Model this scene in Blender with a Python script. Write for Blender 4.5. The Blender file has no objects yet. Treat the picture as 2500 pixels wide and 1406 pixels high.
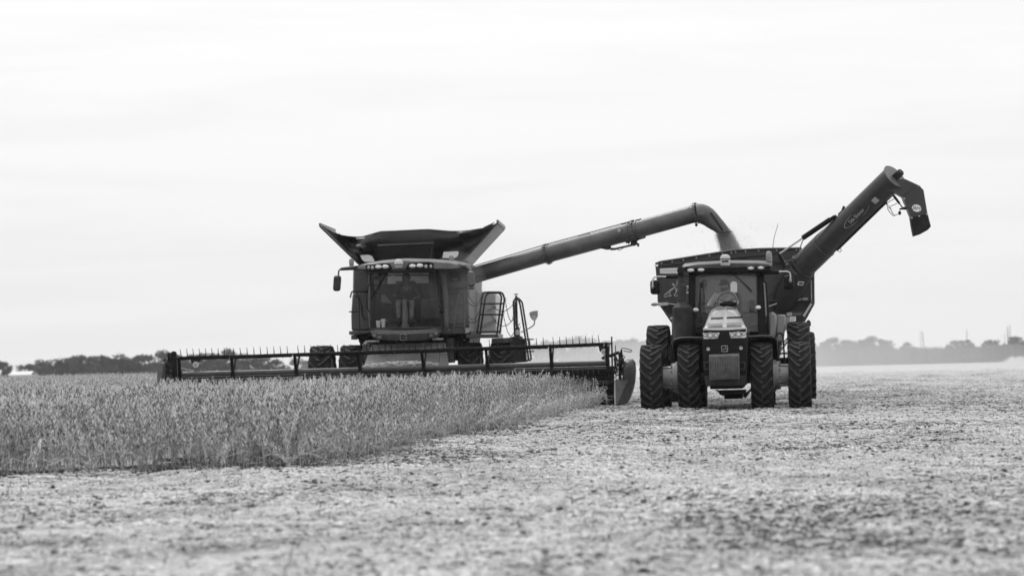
import bpy, bmesh, math, random
import numpy as np
from mathutils import Vector, Matrix
R = math.radians
PI = math.pi
rng = random.Random(7)
S = bpy.context.scene
COL = S.collection

# ------------------------------------------------------------------ camera
F = 6325.0                       # focal length in photo pixels (photo is 2500 x 1406)
EYE = Vector((0, 0, 1.157))
ROLL = R(1.2)
PITCH = math.atan(176 / F)
fwd = Vector((0, math.cos(PITCH), math.sin(PITCH)))
up0 = Vector((0, -math.sin(PITCH), math.cos(PITCH)))
rt0 = Vector((1, 0, 0))
rt = rt0 * math.cos(ROLL) - up0 * math.sin(ROLL)
up = up0 * math.cos(ROLL) + rt0 * math.sin(ROLL)


def ray(px, py):
    return fwd + rt * ((px - 1250) / F) + up * ((703 - py) / F)


def gnd(px, py, z=0.0):
    d = ray(px, py)
    return EYE + d * ((z - EYE.z) / d.z)


def at(px, py, Y):
    d = ray(px, py)
    return EYE + d * (Y / d.y)


class Frame:
    """a machine's own axes: x across, y back, z up; L() measures a point seen in the photo on the plane y = const"""
    def __init__(s, origin, deg):
        s.o = Vector(origin); s.a = R(deg)
        s.b = Vector((-math.sin(s.a), math.cos(s.a), 0)); s.r = Vector((math.cos(s.a), math.sin(s.a), 0))

    def L(s, px, py, y):
        d = ray(px, py)
        t = (y - (EYE - s.o).dot(s.b)) / d.dot(s.b)
        p = EYE + d * t - s.o
        return Vector((p.dot(s.r), y, p.z))

    def P(s, pts, y):
        return [s.L(p[0], p[1], y if len(p) < 3 else p[2]) for p in pts]


cam_d = bpy.data.cameras.new('camera')
cam = bpy.data.objects.new('camera', cam_d)
COL.objects.link(cam)
cam.matrix_world = Matrix(((rt.x, up.x, -fwd.x, EYE.x), (rt.y, up.y, -fwd.y, EYE.y), (rt.z, up.z, -fwd.z, EYE.z), (0, 0, 0, 1)))
cam_d.sensor_width = 36
cam_d.lens = 36 * F / 2500
cam_d.clip_start = 0.5
cam_d.clip_end = 6000
cam_d.dof.use_dof = True
cam_d.dof.focus_distance = 44
cam_d.dof.aperture_fstop = 2.1
S.camera = cam


# ------------------------------------------------------------------ materials (the photograph is black and white: greys only)
def nodes(name):
    m = bpy.data.materials.new(name); m.use_nodes = True
    nt = m.node_tree; nt.nodes.clear()
    return m, nt, nt.nodes, nt.links


def N(nt, typ, **kw):
    n = nt.nodes.new(typ)
    for k, v in kw.items():
        if k.startswith('i_'):
            n.inputs[k[2:].replace('_', ' ')].default_value = v
        else:
            setattr(n, k, v)
    return n


def g(v):
    return (v, v, v, 1)


def paint(name, base, rough=0.45, var=0.25, scale=3.0, metal=0.0, dust=0.0, bump=0.0, coat=0.0, spec=0.5):
    """a grey surface with uneven tone, blotchy dust film and fine roughness changes"""
    m, nt, ns, lk = nodes(name)
    out = N(nt, 'ShaderNodeOutputMaterial')
    b = N(nt, 'ShaderNodeBsdfPrincipled')
    tc = N(nt, 'ShaderNodeTexCoord')
    n1 = N(nt, 'ShaderNodeTexNoise', i_Scale=scale, i_Detail=6.0, i_Roughness=0.65)
    n2 = N(nt, 'ShaderNodeTexNoise', i_Scale=scale * 9, i_Detail=4.0, i_Roughness=0.7)
    lk.new(tc.outputs['Object'], n1.inputs['Vector']); lk.new(tc.outputs['Object'], n2.inputs['Vector'])
    mr = N(nt, 'ShaderNodeMapRange'); mr.inputs['From Min'].default_value = .3; mr.inputs['From Max'].default_value = .7
    mr.inputs['To Min'].default_value = 1 - var; mr.inputs['To Max'].default_value = 1 + var
    lk.new(n1.outputs['Fac'], mr.inputs['Value'])
    mx = N(nt, 'ShaderNodeMix', data_type='RGBA', blend_type='MULTIPLY'); mx.inputs[0].default_value = 1
    mx.inputs[6].default_value = g(base); lk.new(mr.outputs['Result'], mx.inputs[7])
    col = mx.outputs[2]
    if dust:
        dr = N(nt, 'ShaderNodeMapRange'); dr.inputs['From Min'].default_value = .42; dr.inputs['From Max'].default_value = .75
        dr.inputs['To Max'].default_value = dust
        ad = N(nt, 'ShaderNodeMath', operation='MULTIPLY_ADD'); ad.inputs[1].default_value = .5
        lk.new(n2.outputs['Fac'], ad.inputs[0])
        hf = N(nt, 'ShaderNodeMath', operation='MULTIPLY'); hf.inputs[1].default_value = .55
        lk.new(n1.outputs['Fac'], hf.inputs[0]); lk.new(hf.outputs[0], ad.inputs[2])
        lk.new(ad.outputs[0], dr.inputs['Value'])
        m2 = N(nt, 'ShaderNodeMix', data_type='RGBA'); lk.new(dr.outputs['Result'], m2.inputs[0])
        lk.new(col, m2.inputs[6]); m2.inputs[7].default_value = g(.34)
        col = m2.outputs[2]
    lk.new(col, b.inputs['Base Color'])
    rr = N(nt, 'ShaderNodeMapRange'); rr.inputs['To Min'].default_value = max(.05, rough - .12); rr.inputs['To Max'].default_value = min(1, rough + .2)
    lk.new(n2.outputs['Fac'], rr.inputs['Value']); lk.new(rr.outputs['Result'], b.inputs['Roughness'])
    b.inputs['Metallic'].default_value = metal
    b.inputs['Specular IOR Level'].default_value = spec
    b.inputs['Coat Weight'].default_value = coat
    if bump:
        bp = N(nt, 'ShaderNodeBump'); bp.inputs['Strength'].default_value = bump; bp.inputs['Distance'].default_value = .02
        lk.new(n2.outputs['Fac'], bp.inputs['Height']); lk.new(bp.outputs['Normal'], b.inputs['Normal'])
    lk.new(b.outputs[0], out.inputs[0])
    return m


def glass(name, tint=.6, refl=1.0, film=0.0):
    m, nt, ns, lk = nodes(name)
    out = N(nt, 'ShaderNodeOutputMaterial')
    t = N(nt, 'ShaderNodeBsdfTransparent'); t.inputs[0].default_value = g(tint)
    gl = N(nt, 'ShaderNodeBsdfGlossy'); gl.inputs['Roughness'].default_value = .02; gl.inputs['Color'].default_value = g(refl)
    ge = N(nt, 'ShaderNodeNewGeometry'); dt = N(nt, 'ShaderNodeVectorMath', operation='DOT_PRODUCT')
    lk.new(ge.outputs['Incoming'], dt.inputs[0]); lk.new(ge.outputs['Normal'], dt.inputs[1])
    ab = N(nt, 'ShaderNodeMath', operation='ABSOLUTE'); lk.new(dt.outputs['Value'], ab.inputs[0])
    iv = N(nt, 'ShaderNodeMath', operation='SUBTRACT'); iv.inputs[0].default_value = 1; lk.new(ab.outputs[0], iv.inputs[1])
    pw = N(nt, 'ShaderNodeMath', operation='POWER'); pw.inputs[1].default_value = 5; lk.new(iv.outputs[0], pw.inputs[0])
    fr = N(nt, 'ShaderNodeMath', operation='MULTIPLY_ADD'); fr.inputs[1].default_value = .95; fr.inputs[2].default_value = .042; lk.new(pw.outputs[0], fr.inputs[0])   # Schlick: two-faced thin pane
    mx = N(nt, 'ShaderNodeMixShader')
    lk.new(fr.outputs[0], mx.inputs[0]); lk.new(t.outputs[0], mx.inputs[1]); lk.new(gl.outputs[0], mx.inputs[2])
    sh = mx.outputs[0]
    if film:                                             # a film of field dust on the pane
        d = N(nt, 'ShaderNodeBsdfDiffuse'); d.inputs[0].default_value = g(.5)
        tc = N(nt, 'ShaderNodeTexCoord'); nn = N(nt, 'ShaderNodeTexNoise', i_Scale=2.2, i_Detail=5.0)
        lk.new(tc.outputs['Object'], nn.inputs['Vector'])
        mr = N(nt, 'ShaderNodeMapRange'); mr.inputs['From Min'].default_value = .3; mr.inputs['From Max'].default_value = .75
        mr.inputs['To Min'].default_value = film * .3; mr.inputs['To Max'].default_value = film * 1.6
        lk.new(nn.outputs['Fac'], mr.inputs['Value'])
        m2 = N(nt, 'ShaderNodeMixShader'); lk.new(mr.outputs['Result'], m2.inputs[0]); lk.new(sh, m2.inputs[1]); lk.new(d.outputs[0], m2.inputs[2])
        sh = m2.outputs[0]
    lk.new(sh, out.inputs[0])
    return m


def plant_mat(name, a, b_, scale=30.0, trans=0.25, rnd=0.35):
    """dry plant tissue: tone differs by place and by plant, a little light passes through"""
    m, nt, ns, lk = nodes(name)
    out = N(nt, 'ShaderNodeOutputMaterial')
    tc = N(nt, 'ShaderNodeTexCoord'); oi = N(nt, 'ShaderNodeObjectInfo')
    nn = N(nt, 'ShaderNodeTexNoise', i_Scale=scale, i_Detail=3.0)
    lk.new(tc.outputs['Object'], nn.inputs['Vector'])
    mr = N(nt, 'ShaderNodeMapRange'); mr.inputs['From Min'].default_value = .35; mr.inputs['From Max'].default_value = .65
    lk.new(nn.outputs['Fac'], mr.inputs['Value'])
    mx = N(nt, 'ShaderNodeMix', data_type='RGBA'); mx.inputs[6].default_value = g(a); mx.inputs[7].default_value = g(b_)
    lk.new(mr.outputs['Result'], mx.inputs[0])
    rm = N(nt, 'ShaderNodeMapRange'); rm.inputs['To Min'].default_value = 1 - rnd; rm.inputs['To Max'].default_value = 1 + rnd
    lk.new(oi.outputs['Random'], rm.inputs['Value'])
    mm = N(nt, 'ShaderNodeMix', data_type='RGBA', blend_type='MULTIPLY'); mm.inputs[0].default_value = 1
    lk.new(mx.outputs[2], mm.inputs[6]); lk.new(rm.outputs['Result'], mm.inputs[7])
    d = N(nt, 'ShaderNodeBsdfDiffuse'); lk.new(mm.outputs[2], d.inputs[0])
    t = N(nt, 'ShaderNodeBsdfTranslucent'); lk.new(mm.outputs[2], t.inputs[0])
    ms = N(nt, 'ShaderNodeMixShader'); ms.inputs[0].default_value = trans
    lk.new(d.outputs[0], ms.inputs[1]); lk.new(t.outputs[0], ms.inputs[2]); lk.new(ms.outputs[0], out.inputs[0])
    return m


M = dict(
    green=paint('machine_paint', .042, .38, .2, 2.5, dust=.10, coat=.1, spec=.35),
    green_l=paint('machine_paint_dusty', .066, .5, .25, 2.0, dust=.22),
    dark=paint('dark_frame_paint', .015, .45, .3, 4.0, dust=.07, spec=.25),
    black=paint('black_plastic', .006, .5, .3, 5.0, dust=.02, spec=.14),
    rubber=paint('tyre_rubber', .0105, .7, .4, 4.0, dust=.05, bump=.15, spec=.14),
    cart=paint('cart_paint', .027, .4, .18, 1.5, dust=.06, coat=.1, spec=.3),
    cart_d=paint('cart_frame_paint', .017, .5, .2, 1.5, dust=.04, spec=.2),
    screen=paint('hood_screen_mesh', .13, .6, .15, 8.0),
    tread=paint('dusty_tread', .023, .7, .45, 9.0, dust=.15, spec=.2),
    hood=paint('hood_paint', .44, .32, .08, 2.0, dust=.05, coat=.6, spec=.8),
    tr_roof=paint('roof_paint', .016, .4, .25, 3.0, dust=.18),
    fender=paint('fender_paint', .17, .3, .1, 2.0, dust=.15, coat=.8),
    yellow=paint('yellow_rim_paint', .30, .5, .22, 6.0, dust=.35),
    steel=paint('worn_steel', .22, .42, .3, 6.0, metal=.5, dust=.25),
    weight=paint('cast_weight', .072, .6, .3, 8.0, dust=.25, bump=.2),
    white=paint('white_decal_and_glare', .72, .5, .06, 5.0),
    grey=paint('grey_decal', .33, .5, .15, 6.0),
    lamp=paint('lamp_lens', .62, .15, .25, 40.0, coat=1.0),
    lampd=paint('lamp_lens_inner', .30, .15, .3, 60.0, coat=1.0),
    amber=paint('beacon_lens', .16, .3, .2, 8.0, dust=.4),
    dome=paint('receiver_shell', .42, .45, .1, 5.0, dust=.3),
    canvas=paint('black_tarp', .011, .38, .3, 2.0, dust=.05, bump=.2, spec=.3),
    pale=paint('pale_side_shield', .52, .55, .08, 1.2),
    tube=paint('auger_paint', .062, .42, .22, 1.6, dust=.2, coat=.1),
    roof=paint('cab_roof_paint', .085, .4, .2, 3.0, dust=.35),
    inside=paint('cab_trim', .03, .7, .25, 4.0),
    inside_l=paint('cab_trim_pale', .11, .7, .2, 4.0),
    seat=paint('seat_cloth', .05, .9, .2, 9.0),
    skin=paint('skin', .34, .6, .1, 12.0),
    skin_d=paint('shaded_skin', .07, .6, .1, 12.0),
    shirt_d=paint('dark_shirt', .02, .9, .2, 10.0),
    shirt_l=paint('pale_shirt', .52, .9, .15, 10.0),
    jeans=paint('light_trousers', .13, .9, .2, 12.0),
    cap=paint('cap_cloth', .035, .9, .2, 12.0),
    hair=paint('hair', .02, .9, .3, 30.0),
    paper=paint('paper_and_skylit_pane', .62, .7, .1, 8.0),
    barn=paint('white_barn_sheet', .5, .5, .08, .5),
    bark=paint('bark', .05, .9, .3, 5.0),
    pole=paint('weathered_pole', .03, .9, .2, 2.0),
    glass_c=glass('combine_windshield', .92, .40, .018),
    glass_t=glass('tractor_windshield', .9, .9, .04),
    pod=plant_mat('soybean_pods', .50, .80, 22, .06, .25),
    pod_d=plant_mat('dark_soybean_pods', .05, .16, 22, .06, .3),
    stem=plant_mat('soybean_stems', .20, .52, 12, .05, .3),
    weed=plant_mat('weed_leaves', .035, .07, 20, .2, .4),
    straw=plant_mat('straw_litter', .40, .75, 18, .08, .22),
    straw_d=plant_mat('dark_litter', .045, .16, 14, .1, .5),
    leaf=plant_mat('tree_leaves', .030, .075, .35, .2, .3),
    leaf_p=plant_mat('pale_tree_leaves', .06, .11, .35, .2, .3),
    corn=plant_mat('dry_corn', .08, .20, 3, .2, .35),
    grain=plant_mat('soybean_grain', .40, .62, 50, .05, .3),
)
# milky plastic, mostly clear to the sky behind it
m, nt, ns, lk = nodes('milky_plastic')
o_ = N(nt, 'ShaderNodeOutputMaterial'); d_ = N(nt, 'ShaderNodeBsdfDiffuse'); d_.inputs[0].default_value = g(.8)
t_ = N(nt, 'ShaderNodeBsdfTransparent'); t_.inputs[0].default_value = g(.95)
x_ = N(nt, 'ShaderNodeMixShader'); x_.inputs[0].default_value = .75
lk.new(d_.outputs[0], x_.inputs[1]); lk.new(t_.outputs[0], x_.inputs[2]); lk.new(x_.outputs[0], o_.inputs[0])
M['milky'] = m


# ------------------------------------------------------------------ mesh builder
def V(*a):
    return Vector(a[0] if len(a) == 1 else a)


class MB:
    def __init__(s):
        s.v = []; s.f = []; s.mi = []; s.cur = 0

    def add(s, vs, fs):
        o = len(s.v)
        s.v += [tuple(x) for x in vs]
        s.f += [tuple(i + o for i in f) for f in fs]
        s.mi += [s.cur] * len(fs)
        return s

    def hexa(s, p):                       # 4 bottom + 4 top corners
        return s.add(p, [(3, 2, 1, 0), (4, 5, 6, 7), (0, 1, 5, 4), (1, 2, 6, 5), (2, 3, 7, 6), (3, 0, 4, 7)])

    def box(s, x0, x1, y0, y1, z0, z1):
        return s.hexa([(x0, y0, z0), (x1, y0, z0), (x1, y1, z0), (x0, y1, z0), (x0, y0, z1), (x1, y0, z1), (x1, y1, z1), (x0, y1, z1)])

    def bar(s, a, b, w, h, ref=(0, 0, 1)):
        a, b = V(a), V(b); d = (b - a).normalized(); u = d.cross(V(ref))
        if u.length < 1e-4: u = d.cross(V(0, 1, 0))
        u.normalize(); n = u.cross(d)
        u *= w / 2; n *= h / 2
        return s.hexa([a - u - n, a + u - n, a + u + n, a - u + n, b - u - n, b + u - n, b + u + n, b - u + n])

    def prism(s, pts, vec):
        n = len(pts); vec = V(vec)
        a = [V(p) for p in pts]
        return s.add(a + [p + vec for p in a],
                     [tuple(range(n)), tuple(range(2 * n - 1, n - 1, -1))] + [(i, i + n, (i + 1) % n + n, (i + 1) % n) for i in range(n)])

    def loft(s, secs, caps=True, closed=True):
        n = len(secs[0]); k = len(secs); vs = [p for q in secs for p in q]; fs = []
        for i in range(k - 1):
            for j in range(n if closed else n - 1):
                fs.append((i * n + j, i * n + (j + 1) % n, (i + 1) * n + (j + 1) % n, (i + 1) * n + j))
        if caps:
            fs.append(tuple(range(n - 1, -1, -1))); fs.append(tuple(range((k - 1) * n, k * n)))
        return s.add(vs, fs)

    def tube(s, pts, r, n=8, caps=True):
        pts = [V(p) for p in pts]; k = len(pts)
        rs = r if isinstance(r, (list, tuple)) else [r] * k
        secs = []; u = None
        for i, p in enumerate(pts):
            d = (pts[min(i + 1, k - 1)] - pts[max(i - 1, 0)]).normalized()
            if u is None:
                u = d.cross(V(0, 0, 1))
                if u.length < .05: u = d.cross(V(0, 1, 0))
            u = (u - d * u.dot(d)).normalized(); w = d.cross(u)
            secs.append([p + (u * math.cos(2 * PI * j / n) + w * math.sin(2 * PI * j / n)) * rs[i] for j in range(n)])
        return s.loft(secs, caps)

    def cyl(s, a, b, r, r2=None, n=20):
        return s.tube([a, b], [r, r if r2 is None else r2], n)

    def ell(s, c, rx, ry, rz, nu=16, nv=10):
        c = V(c); secs = []
        for i in range(nv + 1):
            t = PI * i / nv; q = max(math.sin(t), .02)
            secs.append([c + V(rx * q * math.cos(2 * PI * j / nu), ry * q * math.sin(2 * PI * j / nu), -rz * math.cos(t)) for j in range(nu)])
        return s.loft(secs)

    def lathe(s, prof, n=32, axis='x', c=(0, 0, 0)):   # prof: (radius, along)
        c = V(c); secs = []
        for r, a in prof:
            q = []
            for j in range(n):
                t = 2 * PI * j / n; p = (r * math.cos(t), r * math.sin(t))
                q.append(c + (V(a, p[0], p[1]) if axis == 'x' else V(p[0], a, p[1]) if axis == 'y' else V(p[0], p[1], a)))
            secs.append(q)
        return s.loft(secs, caps=True)

    def grid(s, P, th=None):              # rows of points -> sheet, thickened along th when given
        r, c = len(P), len(P[0]); vs = [V(p) for q in P for p in q]
        fs = [(i * c + j, i * c + j + 1, (i + 1) * c + j + 1, (i + 1) * c + j) for i in range(r - 1) for j in range(c - 1)]
        if th is None: return s.add(vs, fs)
        th = V(th); n = r * c
        fb = [tuple(x + n for x in reversed(f)) for f in fs]
        rim = [j for j in range(c)] + [i * c + c - 1 for i in range(1, r)] + [(r - 1) * c + j for j in range(c - 2, -1, -1)] + [i * c for i in range(r - 2, 0, -1)]
        fr = [(rim[k], rim[k] + n, rim[(k + 1) % len(rim)] + n, rim[(k + 1) % len(rim)]) for k in range(len(rim))]
        return s.add(vs + [p + th for p in vs], fs + fb + fr)

    def mesh(s, name, mats, smooth=35):
        me = bpy.data.meshes.new(name)
        me.from_pydata(s.v, [], s.f)
        for q in (mats if isinstance(mats, (list, tuple)) else [mats]):
            me.materials.append(q)
        if any(s.mi): me.polygons.foreach_set('material_index', s.mi)
        if smooth:
            bm = bmesh.new(); bm.from_mesh(me); bmesh.ops.recalc_face_normals(bm, faces=bm.faces); bm.to_mesh(me); bm.free()
            me.polygons.foreach_set('use_smooth', [True] * len(me.polygons))
            me.set_sharp_from_angle(angle=R(smooth))
        me.update()
        return me

    def build(s, name, mats, parent=None, bevel=0, smooth=35, loc=None):
        o = bpy.data.objects.new(name, s.mesh(name, mats, smooth))
        COL.objects.link(o)
        if parent is not None: o.parent = parent
        if loc is not None: o.location = loc
        if bevel:
            b = o.modifiers.new('edge', 'BEVEL'); b.width = bevel; b.segments = 2; b.limit_method = 'ANGLE'; b.angle_limit = R(40)
            b.harden_normals = False
        return o


def tag(o, label=None, cat=None, group=None, kind=None):
    if label: o['label'] = label
    if cat: o['category'] = cat
    if group: o['group'] = group
    if kind: o['kind'] = kind
    return o


def thing(name, label, cat, fr=None, loc=(0, 0, 0), rz=0.0, group=None):
    o = bpy.data.objects.new(name, None); COL.objects.link(o)
    o.empty_display_size = .3
    o.location = fr.o if fr else loc
    o.rotation_euler = (0, 0, fr.a if fr else rz)
    return tag(o, label, cat, group)


def copy_tree(o, parent=None):
    c = o.copy(); COL.objects.link(c)
    if parent is not None: c.parent = parent
    for ch in list(o.children): copy_tree(ch, c)
    return c


def arc(c, r, a0, a1, n, ax=(1, 0, 0), ay=(0, 0, 1)):
    c, ax, ay = V(c), V(ax), V(ay)
    return [c + ax * (r * math.cos(R(a0 + (a1 - a0) * i / n))) + ay * (r * math.sin(R(a0 + (a1 - a0) * i / n))) for i in range(n + 1)]


def rounded(pts, r, n=4):
    """polyline with its inner corners rounded (for bent tubes)"""
    pts = [V(p) for p in pts]; out = [pts[0]]
    for i in range(1, len(pts) - 1):
        a = (pts[i - 1] - pts[i]); b = (pts[i + 1] - pts[i]); q = min(r, a.length * .45, b.length * .45)
        p0 = pts[i] + a.normalized() * q; p1 = pts[i] + b.normalized() * q
        for k in range(n + 1):
            t = k / n
            out.append(p0 * (1 - t) ** 2 + pts[i] * 2 * t * (1 - t) + p1 * t * t)
    return out + [pts[-1]]


def sag(a, b, drop, n=14):
    a, b = V(a), V(b)
    return [a.lerp(b, i / n) - V(0, 0, drop * 4 * (i / n) * (1 - i / n)) for i in range(n + 1)]


def text_verts(body, size):
    cu = bpy.data.curves.new('lettering', 'FONT'); cu.body = body; cu.size = size; cu.align_x = 'CENTER'; cu.align_y = 'CENTER'
    cu.extrude = 0; cu.resolution_u = 3
    o = bpy.data.objects.new('lettering', cu); COL.objects.link(o)
    dg = bpy.context.evaluated_depsgraph_get()
    me = bpy.data.meshes.new_from_object(o.evaluated_get(dg))
    vs = [v.co.copy() for v in me.vertices]; fs = [tuple(p.vertices) for p in me.polygons]
    bpy.data.objects.remove(o); bpy.data.meshes.remove(me)
    return vs, fs


DEER = [(-.95, -.05), (-.6, .12), (-.35, .05), (-.05, .2), (.2, .22), (.34, .45), (.22, .8), (.42, .55), (.48, .88), (.56, .52), (.8, .42), (.62, .28), (.52, .02), (.85, -.2), (.92, -.45), (.72, -.22),
        (.3, -.18), (.1, -.1), (-.3, -.22), (-.45, -.55), (-.7, -.6), (-.52, -.42), (-.55, -.15), (-.8, -.22)]


def emblem(c, w, h, y, name, parent, mat='dome'):
    """rounded shield outline with a leaping deer, as a low relief badge facing -y"""
    mb = MB(); c = V(c)
    def rr(sx, sz, k=.35):
        p = []
        for cx, cz, a in ((1, 1, 0), (-1, 1, 90), (-1, -1, 180), (1, -1, 270)):
            for i in range(4):
                t = R(a + 30 * i); p.append((cx * (1 - k) * sx + k * sx * math.cos(t), cz * (1 - k) * sz + k * sz * math.sin(t)))
        return p
    A = rr(w / 2, h / 2); B = rr(w / 2 * .86, h / 2 * .84)
    n = len(A)
    va = [c + V(p[0], -.012, p[1]) for p in A]; vb = [c + V(p[0], -.012, p[1]) for p in B]; vc = [c + V(p[0], .01, p[1]) for p in A]
    mb.add(va + vb + vc, [(i, (i + 1) % n, (i + 1) % n + n, i + n) for i in range(n)] + [(i, i + 2 * n, (i + 1) % n + 2 * n, (i + 1) % n) for i in range(n)])
    mb.cur = 1
    mb.add([p + V(0, .004, 0) for p in vb], [tuple(range(n))])
    mb.cur = 0
    d = [c + V(p[0] * w * .36, -.008, p[1] * h * .40) for p in DEER]
    bm = bmesh.new(); f = bm.faces.new([bm.verts.new(p) for p in d]); bmesh.ops.triangulate(bm, faces=[f])
    bm.verts.index_update(); mb.add([v.co for v in bm.verts], [tuple(v.index for v in q.verts) for q in bm.faces]); bm.free()
    return mb.build(name, [M[mat], M['black']], parent, smooth=0)


# ------------------------------------------------------------------ tyres and wheels (axis x, centre at origin)
def make_wheel(r, w, lugs, rim_r, dish, lug_h=.045, name='wheel'):
    t = MB()
    sh = w * .5
    prof = [(rim_r, -sh * .78), (rim_r + (r - rim_r) * .35, -sh * .98), (r - .13, -sh * 1.0), (r - .065, -sh * .9), (r - lug_h, -sh * .5), (r - lug_h * .85, 0),
            (r - lug_h, sh * .5), (r - .065, sh * .9), (r - .13, sh * 1.0), (rim_r + (r - rim_r) * .35, sh * .98), (rim_r, sh * .78)]
    t.loft([[V(a, q * math.cos(2 * PI * j / 56), q * math.sin(2 * PI * j / 56)) for j in range(56)] for q, a in prof], caps=False)
    step = 2 * PI / lugs
    for side in (-1, 1):
        for k in range(lugs):
            a0 = k * step + (step / 2 if side > 0 else 0)
            secs = []
            for u, du in ((-.06, 0), (.18, .03), (.45, .16), (.75, .36), (.97, .5), (1.03, .55)):
                x = side * u * sh
                th = a0 - du * (w / r) * .95
                wd = (.024 + .011 * (1 - abs(u))) / r
                rb = r - lug_h - .02 if u < .9 else r - .12
                rtop = r - .004 * u if u < .9 else (r - .022 if u < 1 else r - .10)
                secs.append([V(x, rr * math.cos(th + s_ * wd * q), rr * math.sin(th + s_ * wd * q)) for rr, s_, q in ((rb, -1, 1.35), (rb, 1, 1.35), (rtop, 1, .8), (rtop, -1, .8))])
            t.cur = 1; t.loft(secs); t.cur = 0
    m = MB()
    m.lathe([(rim_r, -sh * .80), (rim_r + .02, -sh * .84), (rim_r - .03, -sh * .6), (rim_r - .05, dish - .02), (.16, dish), (.15, dish - .07), (.02, dish - .08)], 32)
    m.lathe([(rim_r, sh * .80), (rim_r + .02, sh * .84), (rim_r - .03, sh * .6), (rim_r - .05, dish + .02), (.16, dish + .012), (.02, dish + .012)], 32)
    for k in range(10):
        a = 2 * PI * k / 10
        m.cyl((dish - .03, .21 * math.cos(a), .21 * math.sin(a)), (dish + .04, .21 * math.cos(a), .21 * math.sin(a)), .018, n=6)
    return t.mesh('tyre', [M['rubber'], M['tread']], 30), m.mesh('wheel', M['yellow'], 30)


def put_wheel(meshes, c, parent, spin=0.0):
    o = bpy.data.objects.new('wheel', meshes[1]); COL.objects.link(o); o.parent = parent; o.location = c; o.rotation_euler = (spin, 0, 0)
    q = bpy.data.objects.new('tyre', meshes[0]); COL.objects.link(q); q.parent = o
    return o
from mathutils import noise as mnoise
# ------------------------------------------------------------------ light and sky: thin bright overcast, sun high behind the machines
SUN_EL, SUN_AZ = 52.0, 20.0       # azimuth from +Y towards -X
world = bpy.data.worlds.new('World'); S.world = world; world.use_nodes = True
nt = world.node_tree; nt.nodes.clear(); lk = nt.links
wo = N(nt, 'ShaderNodeOutputWorld'); bg = N(nt, 'ShaderNodeBackground'); bg.inputs['Strength'].default_value = .1
sky = N(nt, 'ShaderNodeTexSky', sky_type='NISHITA'); sky.sun_disc = False; sky.sun_elevation = R(SUN_EL); sky.sun_rotation = R(-SUN_AZ); sky.dust_density = 4.0
bw = N(nt, 'ShaderNodeRGBToBW'); lk.new(sky.outputs[0], bw.inputs[0])
tc = N(nt, 'ShaderNodeTexCoord'); sp = N(nt, 'ShaderNodeSeparateXYZ'); lk.new(tc.outputs['Generated'], sp.inputs[0])
hz = N(nt, 'ShaderNodeMapRange', interpolation_type='SMOOTHSTEP'); hz.inputs['From Min'].default_value = 0.0; hz.inputs['From Max'].default_value = .15
hz.inputs['To Min'].default_value = 9.05; hz.inputs['To Max'].default_value = 10.1
lk.new(sp.outputs['Z'], hz.inputs['Value'])
mp = N(nt, 'ShaderNodeMapping'); mp.inputs['Scale'].default_value = (3.0, 3.0, 34.0); mp.inputs['Rotation'].default_value = (0, R(2.5), 0)
lk.new(tc.outputs['Generated'], mp.inputs['Vector'])
cn = N(nt, 'ShaderNodeTexNoise', i_Scale=1.6, i_Detail=5.0, i_Roughness=.55, i_Distortion=.4); lk.new(mp.outputs[0], cn.inputs['Vector'])
cm = N(nt, 'ShaderNodeMapRange', interpolation_type='SMOOTHSTEP'); cm.inputs['From Min'].default_value = .35; cm.inputs['From Max'].default_value = .65
cm.inputs['To Min'].default_value = .972; cm.inputs['To Max'].default_value = 1.022
lk.new(cn.outputs['Fac'], cm.inputs['Value'])
cl = N(nt, 'ShaderNodeMath', operation='MULTIPLY'); lk.new(hz.outputs[0], cl.inputs[0]); lk.new(cm.outputs[0], cl.inputs[1])
ze = N(nt, 'ShaderNodeMapRange', interpolation_type='SMOOTHSTEP'); ze.inputs['From Min'].default_value = .2; ze.inputs['From Max'].default_value = .95
ze.inputs['To Min'].default_value = 1.0; ze.inputs['To Max'].default_value = 1.7; lk.new(sp.outputs['Z'], ze.inputs['Value'])    # an overcast sky is brightest overhead
c2 = N(nt, 'ShaderNodeMath', operation='MULTIPLY'); lk.new(cl.outputs[0], c2.inputs[0]); lk.new(ze.outputs[0], c2.inputs[1]); cl = c2
mx = N(nt, 'ShaderNodeMix', data_type='FLOAT'); mx.inputs[0].default_value = .93          # cloud cover over the clear sky
lk.new(bw.outputs[0], mx.inputs[2]); lk.new(cl.outputs[0], mx.inputs[3])
lk.new(mx.outputs[0], bg.inputs['Color']); lk.new(bg.outputs[0], wo.inputs['Surface'])
sd = bpy.data.lights.new('sun', 'SUN'); sd.energy = 1.2; sd.angle = R(12); sd.color = (1, 1, 1)
so = bpy.data.objects.new('sun', sd); COL.objects.link(so)
sv = Vector((-math.sin(R(SUN_AZ)) * math.cos(R(SUN_EL)), math.cos(R(SUN_AZ)) * math.cos(R(SUN_EL)), math.sin(R(SUN_EL))))
so.rotation_euler = sv.to_track_quat('Z', 'Y').to_euler(); so.location = sv * 60


# ------------------------------------------------------------------ terrain
def ss(a, b, x):
    t = min(1, max(0, (x - a) / (b - a))); return t * t * (3 - 2 * t)


def ter(x, y):
    """level by the machines, easing down towards the corn on the one side, dropping to the creek bottoms beyond"""
    z = -.5 * ss(90, 330, y) * ss(-20, 25, x)
    z -= 6.0 * ss(480, 760, y) * (1 - .72 * ss(20, 80, x))
    return z


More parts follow.
